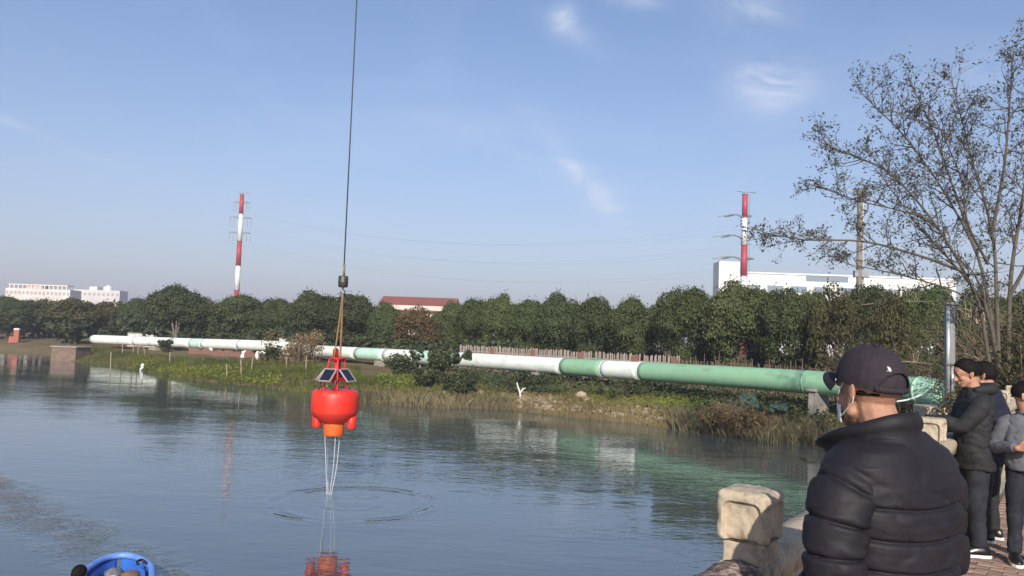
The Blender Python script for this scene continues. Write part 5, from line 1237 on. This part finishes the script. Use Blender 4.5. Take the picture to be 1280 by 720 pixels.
B = MB(); B.box((-w * .1, 0, h + 1.0), (w * .25, dp * .5, 1.7)); B.build('stair_head', mat('salmon_render', (.6, .42, .36), None), o)
for k in range(16):
    B = MB(); B.box((-w * .47 + k * w * .0626, -dp / 2 - .03, h - 2.0), (1.1, .2, 1.4)); B.build('window', FARG, o)
o, w, h, dp = bld('apartment_block', 'second pale block with roof tanks right of the pink block', 92, 150, 362.5, 420, 9, mat('grey_pink_render', (.56, .50, .48), (.64, .6, .58), .1, .85))
B = MB(); B.lathe([(.2, h), (2.2, h), (2.2, h + 2.0), (.3, h + 3.0)], (w * .15, 0, 0), 16); B.build('water_tank', PYW, o)
B = MB(); B.box((-w * .12, 0, h + .9), (4, 5, 1.8)); B.build('stair_head', PYW, o)
for k in range(10):
    B = MB(); B.box((-w * .45 + k * w * .1, -dp / 2 - .03, h - 2.2), (1.2, .2, 1.4)); B.build('window', FARG, o)

# ------------------------------------------------------------------ the bare tree on the right
bt = on_ground(1252, 470, 19.5); bt.z = max(bt.z, 2.0)
o = thing('bare_tree', 'tall thin leaved tree with bare spreading branches on the right', 'tree', bt)
TB = mat('bare_tree_bark', (.075, .060, .048), (.12, .10, .078), 5, .9, .006, 30, stretch=(2, 2, .6)); q = random.Random(5); BR, LP_ = MB(), []
def lp(px, py, D): return P(px, py, D) - bt
def twig(p, d, l, r, lev):
    n = 3 if lev else 4; pts = [Vector(p)]; dd = Vector(d).normalized()
    for i in range(n):
        dd = (dd + Vector((q.gauss(0, .16), q.gauss(0, .16), q.gauss(.03, .14)))).normalized(); pts.append(pts[-1] + dd * l / n)
    BR.tube(pts, [r * (1 - .75 * i / n) for i in range(n + 1)], 4 if r > .012 else 3, False)
    if lev > 0:
        for k in range(q.choice((3, 3, 4, 4))):
            i = q.randrange(1, n + 1); s = (dd + Vector((q.gauss(0, .6), q.gauss(0, .6), q.gauss(.12, .45)))).normalized(); twig(pts[i], s, l * q.uniform(.45, .75), r * .55, lev - 1)
    if lev <= 1:
        for i in range(1, n + 1):
            if q.random() < .30:
                for _ in range(q.choice((1, 2, 3, 3))): LP_.append(tuple(pts[i] + Vector((q.gauss(0, .05), q.gauss(0, .05), q.gauss(-.02, .05)))))
def limb(pts, r0, r1, ntw, tl, lev=2, start=.35):
    c = curve(pts, 16); BR.tube(c, [.88 * r0 + (r1 - .88 * r0) * (i / 16) ** .8 for i in range(17)], 7, False)
    ntw = int(ntw * 1.4)
    for k in range(ntw):
        u = start + (1 - start) * (k + q.random()) / ntw; i = min(15, int(u * 16)); p = Vector(c[i]).lerp(Vector(c[i + 1]), u * 16 - i); t = Vector(c[i + 1]) - Vector(c[i]); t.normalize()
        s = (t * .75 + Vector((q.gauss(0, .55), q.gauss(0, .6), q.gauss(.15, .5)))).normalized(); twig(p, s, tl * (1.1 - .45 * u), .022 * (1.15 - .6 * u), lev)
    twig(c[-1], Vector(c[-1]) - Vector(c[-2]), tl * .7, r1, lev)
b0 = Vector((0, 0, -.4))
limb([b0, lp(1228, 400, 19.5), lp(1205, 340, 19.2), lp(1165, 275, 19), lp(1110, 215, 18.8), lp(1040, 185, 18.6)], .068, .012, 26, .95)
limb([lp(1205, 340, 19.2), lp(1150, 320, 18.7), lp(1080, 302, 18.3), lp(1010, 300, 18), lp(962, 293, 17.8)], .045, .010, 15, .72)
limb([lp(1165, 275, 19), lp(1120, 262, 18.9), lp(1070, 250, 18.4), lp(1022, 232, 18.2)], .03, .009, 11, .65)
limb([lp(1240, 400, 19.6), lp(1222, 320, 19.6), lp(1180, 240, 19.5), lp(1130, 170, 19.4), lp(1082, 122, 19.3)], .052, .010, 22, .9)
limb([lp(1222, 320, 19.6), lp(1190, 230, 19.9), lp(1165, 160, 20), lp(1140, 108, 20)], .045, .010, 14, .8)
limb([b0, lp(1246, 380, 19.7), lp(1240, 290, 19.8), lp(1215, 200, 19.6), lp(1192, 110, 19.5)], .075, .010, 22, .9)
limb([lp(1240, 290, 19.8), lp(1255, 210, 19.4), lp(1262, 130, 19.2), lp(1266, 72, 19)], .055, .010, 15, .8)
limb([b0 + Vector((.25, .1, 0)), lp(1262, 370, 20), lp(1275, 270, 20), lp(1290, 170, 20), lp(1300, 80, 20)], .08, .012, 22, .95)
limb([lp(1262, 370, 20), lp(1300, 300, 19.6), lp(1340, 220, 19.4), lp(1370, 150, 19.2)], .06, .012, 14, .9)
limb([lp(1240, 400, 19.6), lp(1205, 345, 20.2), lp(1150, 285, 20.6), lp(1105, 225, 20.8)], .045, .010, 14, .85)
limb([lp(1232, 390, 19.4), lp(1195, 365, 18.8), lp(1130, 345, 18.4), lp(1060, 330, 18.0)], .035, .008, 12, .7)
limb([lp(1235, 330, 19.2), lp(1210, 280, 18.6), lp(1200, 220, 18.4), lp(1170, 150, 18.3)], .04, .010, 14, .85)
limb([b0 + Vector((.05, -.3, .2)), lp(1243, 430, 19), lp(1235, 395, 18.9), lp(1226, 360, 18.8)], .07, .04, 4, .8, 2, .6)
BR.build('branches', TB, o, True)
LP_ = np.array(LP_); n = len(LP_); LB = MB(); dn = rng.normal(0, 1, (n, 3)); LB.quads(leafquads(LP_ + rng.normal(0, .03, (n, 3)), dn, .042, 1.2, .42), rng.uniform(0, 1, n))
LB.build('leaves', mat('thin_dark_leaf', (.035, .038, .028), (.095, .088, .06), attr='shade', rough=.5, spec=.4, trans=.15), o)
# ------------------------------------------------------------------ thin haze over the whole place
HZ = MB(); HZ.box((0, 2800, 21.3), (9600, 6600, 48.0)); hm = bpy.data.materials.new('thin_haze'); hm.use_nodes = True; hn = hm.node_tree; hn.nodes.clear()
pv = hn.nodes.new('ShaderNodeVolumePrincipled'); pv.inputs['Color'].default_value = (.93, .94, 1, 1); pv.inputs['Density'].default_value = .0008; pv.inputs['Anisotropy'].default_value = .2
ho = hn.nodes.new('ShaderNodeOutputMaterial'); hn.links.new(pv.outputs[0], ho.inputs['Volume'])
tag(HZ.build('haze', hm), kind='stuff')
print('TRIS', sum(len(p.vertices) - 2 for me in {ob.data for ob in SC.objects if ob.type == 'MESH'} for p in me.polygons), 'leaves', n)
